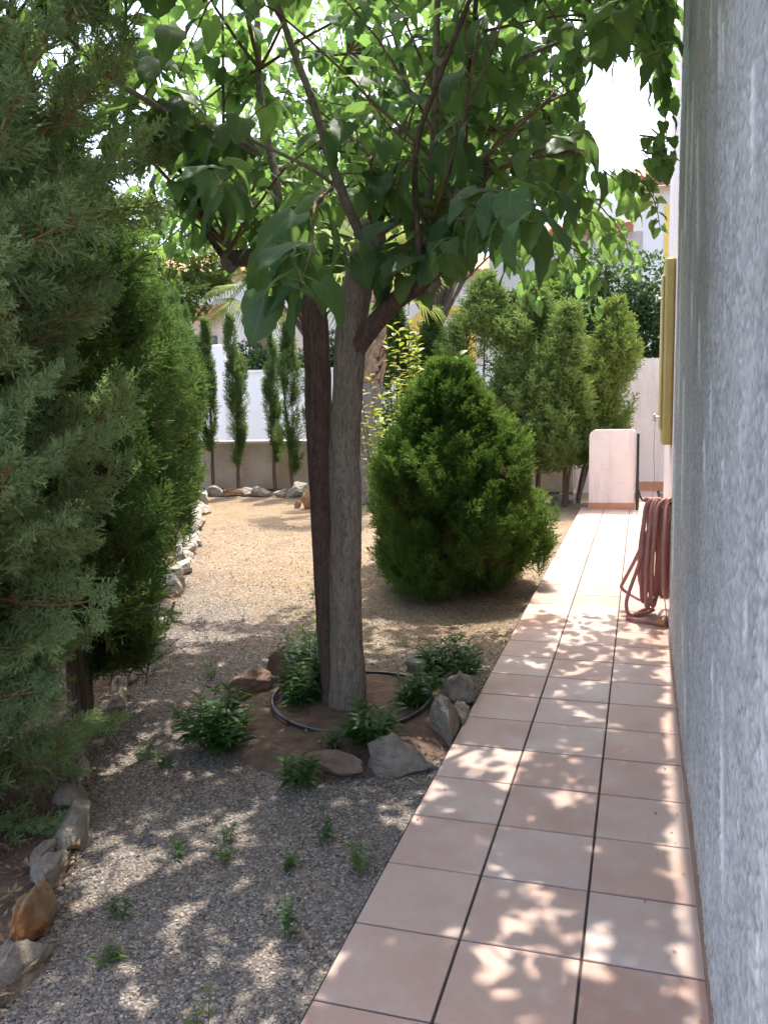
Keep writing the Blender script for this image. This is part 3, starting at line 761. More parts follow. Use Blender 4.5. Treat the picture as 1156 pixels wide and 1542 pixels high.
def bough_template(rng, n=17):
    """a long spray: side plumes alternating along an orange axis, unit length"""
    V, F, SV, SF = [], [], [], []; off = 0; so = 0
    ax = lambda q: np.array([.05*math.sin(q*3), q, -.10*q*q + .16*q**3])
    c = tube([ax(q) for q in np.linspace(0, .85, 7)], np.linspace(.011, .004, 7), 5, cap=False)[0]
    SV.append(c['V']); SF.append(c['F']); so += len(c['V'])
    for k in range(n+1):
        q = .10 + .9*k/n; sg = 1 if k % 2 else -1
        if k == n: d = np.array([0, 1, .15])
        else: d = nrm(np.array([sg*.8, .75, rng.normal(.1, .28)]))
        l = (.42*(1-.55*q)*rng.uniform(.8, 1.15)) if k < n else .24
        pv, pf = plume_q(rng, n=20, sub=5, tw=.32, w=.034, flat=.55)
        M = frame(d[None], np.array([[0, 0, 1.]]) + rng.normal(0, .25, (1, 3)))[0]*l
        V.append(pv@M.T + ax(min(q, .86))); F.append(pf+off); off += len(pv)
        tv, tf = stem_template(1., .018); SV.append(tv@M.T + ax(min(q, .86))); SF.append(tf+so); so += len(tv)
    return np.vstack(V), np.vstack(F), np.vstack(SV), np.vstack(SF)
BT = [bough_template(rg) for _ in range(4)]
nb = 250
zb_ = .04 + 4.2*((np.arange(nb)+.5)/nb)**.9; ab_ = np.arange(nb)*2.39996 + rg.normal(0, .3, nb)
rad = np.stack([np.cos(ab_), np.sin(ab_), np.zeros(nb)], -1)
rb_ = np.array([near_R(z) for z in zb_])*rg.uniform(.82, 1.22, nb)
lb_ = rg.uniform(.34, .60, nb)
db_ = nrm(rad*.85 + np.array([0,0,1.])*np.interp(zb_, [0,.6,1.5,3], [-.05,.15,.5,.6])[:,None] + rg.normal(0, .18, (nb,3)))
Tb = rad*rb_[:,None] + np.array([0,0,1.])*zb_[:,None] - db_*(lb_*.75)[:,None]
Tb[:,2] = np.maximum(Tb[:,2], .05)
Mb = frame(db_, nrm(np.array([0,0,1.]) + rad*.3 + rg.normal(0,.5,(nb,3))))*lb_[:,None,None]
tone = np.clip(.55 + rg.normal(0, .17, nb), 0, 1)
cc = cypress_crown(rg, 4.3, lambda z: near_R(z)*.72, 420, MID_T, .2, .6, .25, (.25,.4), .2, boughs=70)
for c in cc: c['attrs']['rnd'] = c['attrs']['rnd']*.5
for q in range(4):
    s_ = np.arange(nb) % 4 == q
    cc.append(rep(BT[q][0], BT[q][1], Mb[s_], Tb[s_], 0, {'rnd': tone[s_]}))
    cc.append(rep(BT[q][2], BT[q][3], Mb[s_], Tb[s_], 1))
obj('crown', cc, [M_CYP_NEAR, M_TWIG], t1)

def hedge_proto(seed, H, rmax, n, tm, mat, Lr=(.2,.34)):
    g = np.random.default_rng(seed)
    Rz = lambda z: float(np.interp(z/H, [0,.08,.25,.55,.8,1], [rmax*.35, rmax*.55, rmax*.9, rmax, rmax*.72, rmax*.15]))
    return (make_mesh('crown', cypress_crown(g, H, Rz, n, tm, .32, .85, .45, Lr, .4, stemt=stem_template(1.,.012), boughs=46), [mat, M_TWIG]),
            make_mesh('trunk', ctrunk(g, H*.9, .055) + ctrunk(g, H*.8, .03, (.05,.03)), [M_CTRUNK]))
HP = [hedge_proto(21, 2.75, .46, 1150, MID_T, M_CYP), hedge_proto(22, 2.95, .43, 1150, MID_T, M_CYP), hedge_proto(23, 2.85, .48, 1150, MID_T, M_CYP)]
hy = [1.55, 2.6, 3.65, 4.6, 5.55, 6.5, 7.4, 8.2, 9.0, 9.75, 10.45, 11.05]
for k, y in enumerate(hy):
    cm, tm = HP[k % 3]
    where = f'{ORD[k+1]} cypress of the left hedge counted from the camera'
    look = 'shaded dark green ' if k < 4 else 'sunlit green '
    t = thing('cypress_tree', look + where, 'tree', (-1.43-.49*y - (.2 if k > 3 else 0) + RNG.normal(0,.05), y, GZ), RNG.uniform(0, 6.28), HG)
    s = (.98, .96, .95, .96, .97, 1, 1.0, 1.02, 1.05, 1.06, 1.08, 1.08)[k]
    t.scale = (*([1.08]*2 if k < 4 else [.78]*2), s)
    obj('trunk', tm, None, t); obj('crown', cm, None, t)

# slim cypresses in front of the low wall
def slim_proto(seed, H, rmax, n, z0):
    g = np.random.default_rng(seed)
    Rz = lambda z: float(np.interp(z/H, [0,z0/H,.4,.7,.9,1], [rmax*.3, rmax*.55, rmax, rmax*.9, rmax*.55, rmax*.1]))
    return (make_mesh('crown', cypress_crown(g, H, Rz, n, FAR_T, z0, 1.0, .6, (.14,.28), .2, boughs=24, jit=.24), [M_SLIM]),
            make_mesh('trunk', ctrunk(g, H*.9, .032, (.012, 0)), [M_CTRUNK]))
SP = [slim_proto(31, 2.85, .16, 340, .8), slim_proto(32, 2.75, .20, 400, .55), slim_proto(33, 2.8, .15, 300, .65), slim_proto(34, 2.7, .22, 420, .45)]
sl = [(-6.68, 11.38, 1.02, 0, 'slimmest bare-legged cypress, leftmost of the row before the low beige wall'),
      (-6.08, 11.18, 1.06, 1, 'thin cypress with a leaning trunk, second from the left before the low beige wall'),
      (-5.50, 11.42, .96, 2, 'narrow cypress third from the left before the low beige wall'),
      (-5.05, 11.10, 1.02, 3, 'fuller cypress with a straight brown trunk fourth from the left before the beige wall'),
      (-4.66, 11.35, 1.0, 1, 'slim cypress half hidden behind the mulberry trunk before the beige wall')]
for k, (x, y, s, q, lab) in enumerate(sl):
    t = thing('slim_cypress', lab, 'tree', (x, y, GZ), k*1.3, 'slim cypresses before the low beige wall'); t.scale = (1, 1, s)
    obj('trunk', SP[q][1], None, t); obj('crown', SP[q][0], None, t)

# bigger conifers at the far right
def jun(seed, loc, H, prof, n, mat, lab, z0=.5, up=.9, lean=(0,0), tm=None, lump=.4, Lr=(.2,.38), boughs=36, tr=.036, tilt=None):
    g = np.random.default_rng(seed)
    Rz = lambda z: float(np.interp(z/H, *prof))
    t = thing('juniper_tree', lab, 'tree', loc, 0, 'bushy conifers by the far wall')
    obj('trunk', ctrunk(g, H*.85, tr, lean) + ctrunk(g, H*.6, tr*.7, (lean[0]+.1, lean[1])), M_CTRUNK, t)
    obj('crown', cypress_crown(g, H, Rz, n, tm or FAR_T, z0, up, lump, Lr, .35, boughs=boughs, lean=lean, stemt=None), mat, t)
col = ([0,.2,.5,.8,1], [.28,.32,.33,.26,.04])
jun(41, (-3.22, 11.15, GZ), 2.85, col, 700, M_CYP, 'dark columnar conifer just right of the palm trunk', .2)
jun(42, (-2.62, 11.1, GZ), 2.8, col, 700, M_CYP, 'dark columnar conifer showing above the conical bush, second from the palm', .2)
wide = ([0,.15,.35,.65,.85,1], [.32,.55,.66,.60,.40,.06])
jun(43, (-1.72, 10.5, GZ), 3.15, wide, 1000, M_JUN, 'tall feathery conifer rising directly behind the conical bush', .35, lump=.5, Lr=(.24,.46))
jun(44, (-.98, 10.6, GZ), 2.95, wide, 820, M_JUN, 'ragged conifer with brown gaps right behind the conical bush', .6, lump=.65, Lr=(.24,.46))
jun(45, (-.55, 10.3, GZ), 2.7, ([0,.2,.4,.7,1], [.25,.45,.5,.40,.06]), 640, M_JUN, 'open conifer with bare lower trunks left of the white pillar', .7, lump=.65, Lr=(.24,.46))
jun(46, (-.42, 10.75, GZ), 2.75, ([0,.25,.5,.8,1], [.2,.38,.5,.42,.08]), 680, M_JUNL, 'yellow green conifer leaning right above the white pillar', .8, lean=(.17,0), lump=.55, Lr=(.24,.44))

# conical bush
g = np.random.default_rng(51)
bush = thing('thuja_bush', 'dense bright green conical thuja bush beside the path', 'bush', (-1.0, 4.86, GZ))
bR = lambda z: float(np.interp(z, [0,.12,.3,.55,.85,1.15,1.45,1.7,1.9], [.46,.60,.70,.73,.67,.53,.34,.17,.02]))
TH = [plume_q(g, n=20, sub=5, tw=.34, w=.030, flat=.3) for _ in range(4)]
c1 = cypress_crown(g, 1.74, bR, 3300, TH, .08, 1.0, .36, (.12,.27), .5, boughs=90, jit=.27, zs=.07, an=.20)
dd = cypress_crown(g, 1.5, lambda z: bR(z)*.9, 260, TH, .06, .8, .2, (.12,.2), .6, boughs=14, zs=.05, an=.2)
for c in dd: c['mat'] = 1
obj('crown', c1 + dd, [M_THUJA, M_DEAD], bush)
obj('trunk', ctrunk(g, 1.3, .04) + ctrunk(g, 1.1, .03, (.12,.05)) + ctrunk(g, 1.1, .03, (-.1,-.06)), M_CTRUNK, bush)

# ------------------------------------------------------------------ broad leaves
def mul_leaf(rng, curl=.3, fold=.25, lobe=0., width=.42):
    ts = np.array([0,.07,.16,.28,.40,.52,.64,.75,.85,.93,1.0]); us = np.array([-1,-.5,0,.5,1])
    wd = np.array([.55,.88,1.,.98,.90,.78,.62,.46,.29,.13,.0])*width
    ser = np.array([0,.03,-.03,.035,-.03,.03,-.03,.03,-.02,.015,0])*1.0
    V, lu, ltt = [], [], []
    for k, t in enumerate(ts):
        wl = wd[k]*(1+rng.normal(0,.03)) + ser[k]*.6
        if lobe and k in (3,4): wl *= 1-lobe
        for u in us:
            x = u*wl; y = t - .16*(abs(u)**1.5)*max(0, 1-t/.35) + .05*abs(u)*(1-t)
            z = fold*abs(x) - curl*t*t + .025*math.sin(9*t+3*u) - .18*(abs(u)**3)*wl
            V.append((x, y, z)); lu.append(u); ltt.append(t)
    i, j = np.meshgrid(np.arange(len(ts)-1), np.arange(4), indexing='ij')
    F = np.stack([i*5+j, i*5+j+1, (i+1)*5+j+1, (i+1)*5+j], -1).reshape(-1, 4)
    return np.array(V), F, {'lu': np.array(lu), 'lt': np.array(ltt)}
g = np.random.default_rng(61)
ML = [mul_leaf(g, .22, .30), mul_leaf(g, .42, .18, 0, .40), mul_leaf(g, .12, .22, .18, .46), mul_leaf(g, .55, .35, 0, .38)]

def leaves_chunks(P, D, NU, size, rnd, tmpl, mat=0):
    M = frame(D, NU)*np.asarray(size)[:, None, None]
    out = []; n = len(P)
    for q, (TV, TF, ta) in enumerate(tmpl):
        s = np.arange(n) % len(tmpl) == q
        out.append(rep(TV, TF, M[s], P[s], mat, {'rnd': rnd[s]}, True, ta))
    return out

class Leafer:
    def __init__(s, rng): s.P, s.D, s.U, s.S, s.rng, s.wood = [], [], [], [], rng, []
    def shoot(s, path, r0, r1, n, size, start=.15, droop=.6, wood=True):
        g = s.rng
        path = np.asarray(path); m = len(path)
        if wood: s.wood += tube(path, np.linspace(r0, r1, m), 5, cap=False)
        T = nrm(np.gradient(path, axis=0))
        for k in range(n):
            f = start + (1-start)*(k+g.uniform(0,.8))/n; q = min(f*(m-1), m-1.001); i = int(q); p = path[i]*(1-q+i)+path[i+1]*(q-i)
            a_ = k*2.4 + g.normal(0,.4)
            t = T[i]; x = nrm(np.cross(t, [0.1,.2,1.])); y = np.cross(t, x)
            rad = x*math.cos(a_) + y*math.sin(a_)
            pet = nrm(rad + t*.5 + np.array([0,0,.15]))
            L_ = g.uniform(*size)*(.75 if f > .92 else 1)
            e = p + pet*L_*.38
            s.wood.append(tube(np.array([p, e]), [.0016,.0013], 3, 1, cap=False)[0])
            d = nrm(pet*.8 + np.array([0,0,-droop]) + g.normal(0,.28,3))
            s.P.append(e); s.D.append(d); s.U.append(nrm(np.array([0,0,1.]) + pet*.5 + g.normal(0,.3,3))); s.S.append(L_)

def whip(rng, p, d, L_, droop=.35, n=10, wob=.08):
    P = [np.asarray(p, float)]; d = nrm(d)
    for k in range(n-1):
        d = nrm(d + rng.normal(0, wob, 3) + np.array([0,0,-droop*L_/n*(k/n)]))
        P.append(P[-1] + d*L_/(n-1))
    return np.array(P)

# ------------------------------------------------------------------ mulberry tree
g = np.random.default_rng(71)
mt = thing('mulberry_tree', 'spreading mulberry tree with twin trunks shading the gravel and the path', 'tree', (-.87, 1.9, 0))
trunk = tube(smooth_path([(-.865,1.90,-.10),(-.865,1.88,0.02),(-.858,1.86,.25),(-.852,1.84,.6),(-.83,1.82,.95),(-.822,1.80,1.25),(-.80,1.80,1.55),(-.77,1.80,1.85),(-.72,1.80,2.08),(-.69,1.85,2.22)], 40),
             np.interp(np.linspace(0,1,40), [0,.05,.14,.3,.6,.8,1], [.150,.118,.090,.075,.069,.068,.05]), 28, 0, rough=.075, rng=g)
left = tube(smooth_path([(-.93,1.93,-.08),(-.955,1.945,.15),(-.97,1.95,.38),(-.985,1.95,.87),(-1.0,1.95,1.35),(-1.0,1.95,1.75),(-1.02,1.95,1.97),(-1.13,2.0,2.13),(-1.29,2.05,2.19),(-1.52,2.1,2.20)], 44),
            np.interp(np.linspace(0,1,44), [0,.1,.3,.6,.8,1], [.088,.070,.066,.060,.05,.038]), 20, 1, rough=.08, rng=g)
limb_specs = [
 ([(-.80,1.81,1.60),(-.745,1.79,1.73),(-.56,1.70,1.89),(-.40,1.65,1.98),(-.30,1.70,2.11),(-.25,1.75,2.30),(-.13,1.70,2.42)], .048, .028, 1),
 ([(-.72,1.81,2.08),(-.55,1.80,2.12),(-.40,1.80,2.2)], .035, .03, 0),
 ([(-.42,1.72,1.99),(-.42,1.78,2.25),(-.39,1.80,2.59),(-.38,1.85,3.13),(-.36,1.9,3.7)], .03, .014, 0),
 ([(-.42,1.66,1.98),(-.42,1.60,2.45),(-.29,1.5,2.71),(-.17,1.45,2.93),(-.0,1.4,3.3)], .018, .010, 1),
 ([(-.27,1.75,2.28),(-.28,1.75,2.36),(-.26,1.80,2.71),(-.22,1.85,3.10),(-.2,1.9,3.6)], .022, .012, 1),
 ([(-.25,1.75,2.32),(-.29,1.80,2.67),(-.05,1.90,2.87),(.22,2.2,3.05),(.42,2.7,3.22)], .018, .007, 0),
 ([(-.70,1.83,2.15),(-.74,1.70,2.3),(-.77,1.60,2.45),(-.85,1.60,2.71),(-.96,1.60,3.01),(-1.1,1.6,3.5)], .034, .016, 0),
 ([(-1.52,2.10,2.19),(-1.58,2.0,2.34),(-1.62,2.0,2.5),(-1.72,1.9,2.72),(-1.8,1.9,3.1)], .024, .010, 1),
 ([(-1.50,2.10,2.20),(-1.51,2.10,2.55),(-1.50,2.10,2.95),(-1.48,2.1,3.4)], .017, .008, 0),
 ([(-1.13,2.0,2.13),(-1.18,2.0,2.2),(-1.24,2.10,2.55),(-1.35,2.20,2.96),(-1.37,2.25,3.5)], .038, .02, 0),
 ([(-.75,1.66,2.36),(-.85,1.5,2.43),(-1.06,1.4,2.53),(-1.28,1.3,2.62),(-1.5,1.2,2.68)], .012, .005, 0),
 # limbs out to the back and towards the house
 ([(-.69,1.85,2.2),(-.7,2.4,2.6),(-.75,3.1,2.9)], .035, .02, 0),
 ([(-.69,1.85,2.2),(-.35,2.5,2.6),(-.05,3.1,2.85)], .032, .018, 0),
 ([(-1.3,2.05,2.19),(-1.6,2.6,2.5),(-1.9,3.2,2.75)], .03, .018, 0),
 ([(-.36,1.9,3.3),(-.2,2.2,3.5),(.0,2.5,3.6)], .014, .01, 0),
 ([(-.2,1.9,3.3),(-.05,1.7,3.4),(0.,1.5,3.5)], .012, .009, 0),
 ([(-.75,3.1,2.9),(-.5,3.3,3.4),(-.3,3.5,3.8)], .02, .012, 0),
 ([(-.75,3.1,2.9),(-.85,2.9,3.4),(-.9,2.8,3.9)], .02, .012, 0),
 ([(-1.8,1.9,3.0),(-1.85,1.7,3.15),(-1.9,1.6,3.3)], .012, .009, 0),
 ([(-.3,3.5,3.8),(-.1,3.8,3.9),(.1,4.1,4.0)], .012, .008, 0),
 ([(-.75,3.1,2.9),(-.7,3.9,3.3),(-.6,4.5,3.7)], .018, .01, 0),
 ([(-1.9,3.2,2.75),(-1.8,3.7,3.1),(-1.6,4.2,3.4)], .016, .009, 0),
 ([(-.96,1.6,3.01),(-1.,1.2,3.2),(-1.,.9,3.4)], .012, .008, 0),
 ([(0.,1.5,3.5),(.1,1.2,3.45),(.25,1.0,3.4)], .008, .006, 0),
 ([(-.17,1.45,2.93),(-.25,1.2,3.1),(-.3,1.0,3.3)], .010, .007, 0),
 ([(-1.,1.2,3.2),(-.85,.8,3.2),(-.7,.5,3.2)], .009, .006, 0),
 ([(.0,2.5,3.6),(.15,2.7,3.8),(.3,2.9,3.9)], .009, .006, 0),
 ([(-.7,3.4,3.0),(-.9,3.7,3.05),(-1.1,4.0,3.1)], .012, .008, 0),
 ([(-1.9,3.2,2.75),(-2.1,3.5,2.95),(-2.3,3.9,3.1)], .012, .008, 0),
 ([(-.75,3.1,2.9),(-1.0,3.2,3.3),(-1.3,3.4,3.6)], .02, .01, 0),
 ([(-.75,3.1,2.9),(-.6,3.5,3.05),(-.5,3.9,3.2),(-.2,4.4,3.3)], .018, .008, 0),
 ([(-1.9,3.2,2.75),(-1.95,3.9,2.9),(-1.9,4.6,3.0)], .016, .009, 0),
 ([(-1.05,1.5,2.5),(-1.3,1.0,2.6),(-1.45,.6,2.8)], .018, .01, 0)]
limbs = []
for P, a_, b_, m in limb_specs:
    limbs += tube(smooth_path(P, 22), np.linspace(a_, b_, 22)*(.72 if a_ < .04 else 1), 9, m, rough=.06, rng=g)
for c_, r in (((-.27,1.75,2.31), .062), ((-1.5,2.1,2.19), .05), ((-.69,1.84,2.2), .07), ((-.40,1.70,1.98), .058), ((-1.15,2.0,2.14), .05)):   # pollard knuckles
    th = np.linspace(0, PI, 8)
    k = lathe(np.stack([np.sin(th)*r+1e-4, -np.cos(th)*r*1.1], -1), 12)
    k['V'] = k['V']*(1+g.normal(0,.06,(len(k['V']),1))) + np.array(c_); limbs.append(k)
obj('trunk', shift(trunk, mt.location), M_BARK, mt)
lt2 = obj('leaning_stem', shift(left, mt.location), [M_BARK, M_BARKR], mt); lt2['label'] = 'darker reddish left stem'
obj('limb', shift(limbs, mt.location), [M_BARK, M_BARKR], mt)

lf = Leafer(g)
kn = [((-.27,1.75,2.35), 8, (.3,.2,1.)), ((-1.5,2.1,2.25), 8, (-.4,.1,1.)), ((-.69,1.84,2.25), 6, (0,.3,1.)), ((-.40,1.75,2.2), 3, (.2,-.4,1.)),
      ((-.75,3.1,2.9), 14, (0,.7,.5)), ((-.05,3.1,2.85), 8, (.05,.7,.6)), ((-1.9,3.2,2.75), 14, (-.4,.5,.5)),
      ((-1.45,.6,2.8), 7, (-.5,-.2,.7)), ((-1.3,3.4,3.6), 14, (-.1,.3,.5)), ((-.5,3.9,3.2), 12, (.05,.5,.5)), ((-1.9,4.6,3.0), 10, (-.2,.4,.5)), ((-.2,4.4,3.3), 8, (0,.4,.6)), ((-1.1,1.6,3.3), 6, (0,0,1)), ((-.2,1.9,3.4), 6, (.1,.1,1)), ((-1.35,2.2,3.1), 6, (-.2,.2,1)),
      ((.0,2.5,3.6), 14, (.4,.3,.5)), ((-.3,3.5,3.8), 9, (.4,.5,.4)), ((0.,1.5,3.5), 19, (.4,-.2,.4)), ((-.9,2.8,3.9), 6, (0,.2,.6)), ((-1.9,1.6,3.3), 12, (-.4,-.1,.4)),
      ((.1,4.1,4.0), 13, (.4,.3,.4)), ((-.6,4.5,3.7), 18, (-.1,.4,.4)), ((-1.6,4.2,3.4), 18, (-.3,.4,.4)), ((-1.1,4.0,3.1), 12, (-.1,.5,.3)), ((-2.3,3.9,3.1), 12, (-.3,.4,.3)), ((-1.,.9,3.4), 14, (-.2,-.4,.4)), ((-.3,1.0,3.3), 17, (0,-.3,.3)), ((.25,1.0,3.4), 17, (.3,-.2,.3)), ((.3,2.9,3.9), 9, (.5,.2,.3)), ((-.7,.5,3.2), 14, (0,-.4,.3))]  # many of these whips sit above the view, added to shade path and gravel
for p, n, bias in kn:
    for k in range(n):
        d = nrm(nrm(g.normal(0, 1, 3))*.9 + np.array(bias)*.9); d[2] = max(d[2], -.05)
        L_ = g.uniform(.6, 1.5)
        P = whip(g, p, d, L_, .9)
        P[:, 0] = np.where(P[:, 0] > .3, .3 + .27*np.tanh((P[:, 0]-.3)/.35), P[:, 0])
        lf.shoot(P, .009, .002, int(L_*20)+5, (.055, .115), .12, .7)
# short leafy spurs over the limbs' lower side
for P, a_, b_, m in limb_specs:
    sp = smooth_path(P, 12)
    for k in range(5):
        p = sp[g.integers(3, 12)]
        if p[2] < 1.97: continue
        d = nrm(g.normal(0,1,3)*np.array([1,1,.5]) + np.array([0,-.25,.1])); L_ = g.uniform(.18,.45)
        lf.shoot(whip(g, p, d, L_, 1.3, 6), .004, .0015, int(6+L_*12), (.09,.16), .1, .8)
# hanging shoots towards the camera, and high ones by the house added for shade
low = [([(-.72,1.45,2.32),(-.62,1.0,2.16),(-.52,.7,1.97),(-.47,.48,1.82)], 14, (.13,.20), .25),
       ([(-.78,1.5,2.3),(-.75,1.1,2.10),(-.66,.75,1.95),(-.57,.5,1.82)], 13, (.12,.19), .3),
       ([(-.25,1.6,2.3),(-.1,1.2,2.15),(.05,.9,2.04),(.17,.65,1.97)], 14, (.12,.18), .25),
       ([(-.2,1.6,2.3),(-.05,1.2,2.2),(.08,.9,2.1),(.2,.75,2.02)], 9, (.11,.17), .35),
       ([(-1.2,1.6,2.4),(-1.05,1.2,2.35),(-.9,.9,2.25),(-.78,.6,2.14)], 12, (.11,.17), .2),
       ([(-.1,1.7,2.4),(.1,1.5,2.4),(.25,1.2,2.3),(.36,1.05,2.2)], 11, (.10,.15), .2),
       ([(-.2,3.1,2.8),(0,3.8,3.0),(.15,4.3,3.05),(.22,4.6,3.0)], 16, (.09,.15), .1),
       ([(-.1,3.1,2.8),(.12,3.7,2.9),(.3,4.3,2.88),(.42,4.7,2.75)], 18, (.09,.15), .1),
       ([(-.1,3.2,2.7),(.05,3.7,2.6),(.2,4.2,2.6),(.34,4.6,2.5)], 18, (.09,.15), .1),
       ([(-.3,3.2,2.7),(-.15,3.7,2.5),(.05,4.0,2.42),(.2,4.2,2.25)], 18, (.09,.15), .1),
       ([(-.5,3.2,2.7),(-.4,3.7,2.6),(-.2,4.1,2.5),(-.05,4.3,2.35)], 18, (.09,.15), .1),
       ([(-.1,3.2,2.75),(.15,4.0,2.95),(.3,4.7,3.0),(.38,5.2,2.9)], 26, (.08,.13), .1),
       ([(-.2,3.3,2.7),(.0,4.0,2.75),(.15,4.6,2.7),(.25,5.1,2.55)], 26, (.08,.13), .1),
       ([(-.3,3.3,2.75),(-.25,4.0,2.9),(-.15,4.7,2.9),(-.05,5.2,2.75)], 26, (.08,.13), .1),
       ([(-.3,3.3,2.6),(-.2,4.0,2.55),(-.02,4.6,2.4),(.15,5.0,2.15)], 26, (.08,.13), .1),
       ([(-.1,3.3,2.8),(.1,4.1,2.8),(.3,4.8,2.65),(.40,5.2,2.4)], 26, (.08,.13), .1),
       ([(-.5,3.3,2.6),(-.45,4.0,2.5),(-.35,4.5,2.35),(-.25,4.8,2.2)], 22, (.08,.13), .1),
       ([(.1,2.4,3.6),(.32,2.0,3.8),(.53,1.4,3.9),(.56,.7,3.9)], 30, (.07,.13), .1),
       ([(.1,2.6,3.6),(.35,2.8,3.8),(.54,3.3,3.9),(.56,3.9,4.0)], 30, (.07,.13), .1),
       ([(.1,2.5,3.6),(.25,2.4,3.75),(.42,2.5,3.8),(.52,2.9,3.7)], 24, (.07,.13), .1),
       ([(.15,1.3,3.45),(.35,1.5,3.6),(.54,1.9,3.7),(.56,2.4,3.7)], 26, (.07,.13), .1),
       ([(.1,4.1,4.0),(.3,4.3,4.05),(.42,4.7,4.0),(.48,5.2,3.9)], 26, (.07,.13), .1),
       ([(.1,4.1,4.0),(.3,3.7,4.05),(.54,3.3,4.1),(.56,2.6,4.1)], 26, (.07,.13), .1),
       *[([(.15,y0-.1,3.6),(.44,y0+.15,3.75),(.53,y0+.5,3.82),(.56,y0+.9,3.82),(.57,y0+1.3,3.75)], 34, (.08,.13), .15) for y0 in (.3,.75,1.2,1.7,2.2,2.7,3.2,3.7,4.2)],  # leafy rows added over the path to break the sun beside the wall
       ([(-.2,1.9,3.0),(.1,2.3,3.18),(.36,2.7,3.27),(.50,2.95,3.2),(.55,3.05,3.0)], 24, (.07,.12), .2),
       ([(.1,2.4,3.2),(.35,2.8,3.3),(.5,3.0,3.2),(.555,3.05,2.85),(.56,3.05,2.62)], 20, (.065,.105), .35),
       ([(.1,2.3,3.3),(.3,2.6,3.45),(.5,2.8,3.4),(.56,2.9,3.2)], 18, (.07,.12), .2),
       ([(-.1,2.2,3.3),(.1,2.5,3.5),(.3,2.7,3.6),(.5,2.85,3.5)], 18, (.07,.12), .2),
       ([(.2,2.5,3.25),(.32,2.7,3.22),(.40,2.85,3.08),(.42,2.9,2.95)], 10, (.08,.13), .3)]
for P, n, sz, st in low:
    lf.shoot(smooth_path(P, 14), .007, .002, n, sz, st, .85)
P_ = np.array(lf.P); D_ = np.array(lf.D); U_ = np.array(lf.U); S_ = np.array(lf.S)
ok = (P_[:, 0] + .8*S_*np.maximum(D_[:,0],0) < .635) | (P_[:, 1] > 3.9)
# far side: the crown stops short of the open sky between it and the house
def in_gap(P):
    dy = P[:,1] + 1.8
    return (P[:,1] > .3) & (P[:,0] > .457-.066*dy) & (P[:,0] < .457-.004*dy) & (P[:,2] > 1.49+.245*dy) & (P[:,2] < 1.49+.362*dy)
gap = in_gap(P_)
for c in lf.wood: c['F'] = c['F'][~in_gap(c['V'][c['F']].mean(1))]
ok &= ~gap
# the front of the crown is thin, so that the upright shoots show
front = (P_[:,1] < 1.85) & (P_[:,2] > 2.33) & (P_[:,2] < 1.5+.5*(P_[:,1]+1.8)) & (P_[:,0] > -1.5) & (P_[:,0] < .15) & (S_ < .14)
ok &= ~(front & (g.uniform(0, 1, len(P_)) < np.where(P_[:,0] > -.65, .78, .6)))
P_, D_, U_, S_ = P_[ok], D_[ok], U_[ok], S_[ok]
print('mulberry leaves', len(P_))
obj('twig', shift(lf.wood, mt.location), [M_SHOOT, M_PETIOLE], mt)
obj('crown', shift(leaves_chunks(P_, D_, U_, S_, np.clip(g.normal(.5,.22,len(P_)),0,1), ML), mt.location), M_LEAF, mt)

# ------------------------------------------------------------------ planter: pipe ring and stones
pr_ = thing('irrigation_pipe', 'dark drip irrigation pipe ringing the mulberry trunk on two thin stakes', 'pipe', (-.88, 1.95, GZ))
th = np.linspace(0, 2*PI, 60, endpoint=False)
rp = np.stack([-.88+.385*np.cos(th), 1.98+.42*np.sin(th), .045+.012*np.sin(th*2+1)], -1)
obj('ring', shift(tube(rp, .0085, 8, closed=True), pr_.location), M_PIPE, pr_)
for q in (-2.05, -.98):
    x, y = -.88+.385*math.cos(q), 1.98+.42*math.sin(q)
    obj('stake', shift(tube([(x, y-.012, .062), (x, y-.012, -.07)], .0045, 6), pr_.location), M_PIPE, pr_)

ICO = None
from mathutils import noise as mnoise
def rock(rng, planes=13, amp=.16):
    import bmesh
    global ICO
    if ICO is None:
        bm = bmesh.new(); bmesh.ops.create_icosphere(bm, subdivisions=5, radius=1)
        ICO = (np.array([v.co for v in bm.verts]), np.array([[v.index for v in f.verts] for f in bm.faces])); bm.free()
    d, F = ICO
    n = nrm(rng.normal(0, 1, (planes, 3))); h = rng.uniform(.58, 1., planes)
    dt = d @ n.T
    r = np.where(dt > .05, h/np.maximum(dt, .05), 9).min(1); r = np.minimum(r, 1.25)
    o = rng.uniform(-50, 50, 3); P = d*r[:, None]
    lay = nrm(rng.normal(0, 1, 3))
    f = np.array([mnoise.fractal(Vector(p*1.7+o), .9, 2.1, 5) for p in P])
    st = np.sin((P@lay)*rng.uniform(9, 15) + f*4)*.022
    P = P*(1 + amp*f + st)[:, None]
    return P, F
def stone(loc, size, rz, kind, label, group, seed, tilt=(0,0), name='border_stone'):
    V, F = rock(np.random.default_rng(seed))
    V = V*np.array(size)*.5
    o = obj(name, [chunk(V, F, 0, True)], M_STONE[kind], None, loc)
    o.rotation_euler = (tilt[0], tilt[1], rz)
    return tag(o, label, 'stone', group)
PG = 'stones ringing the tree planter'
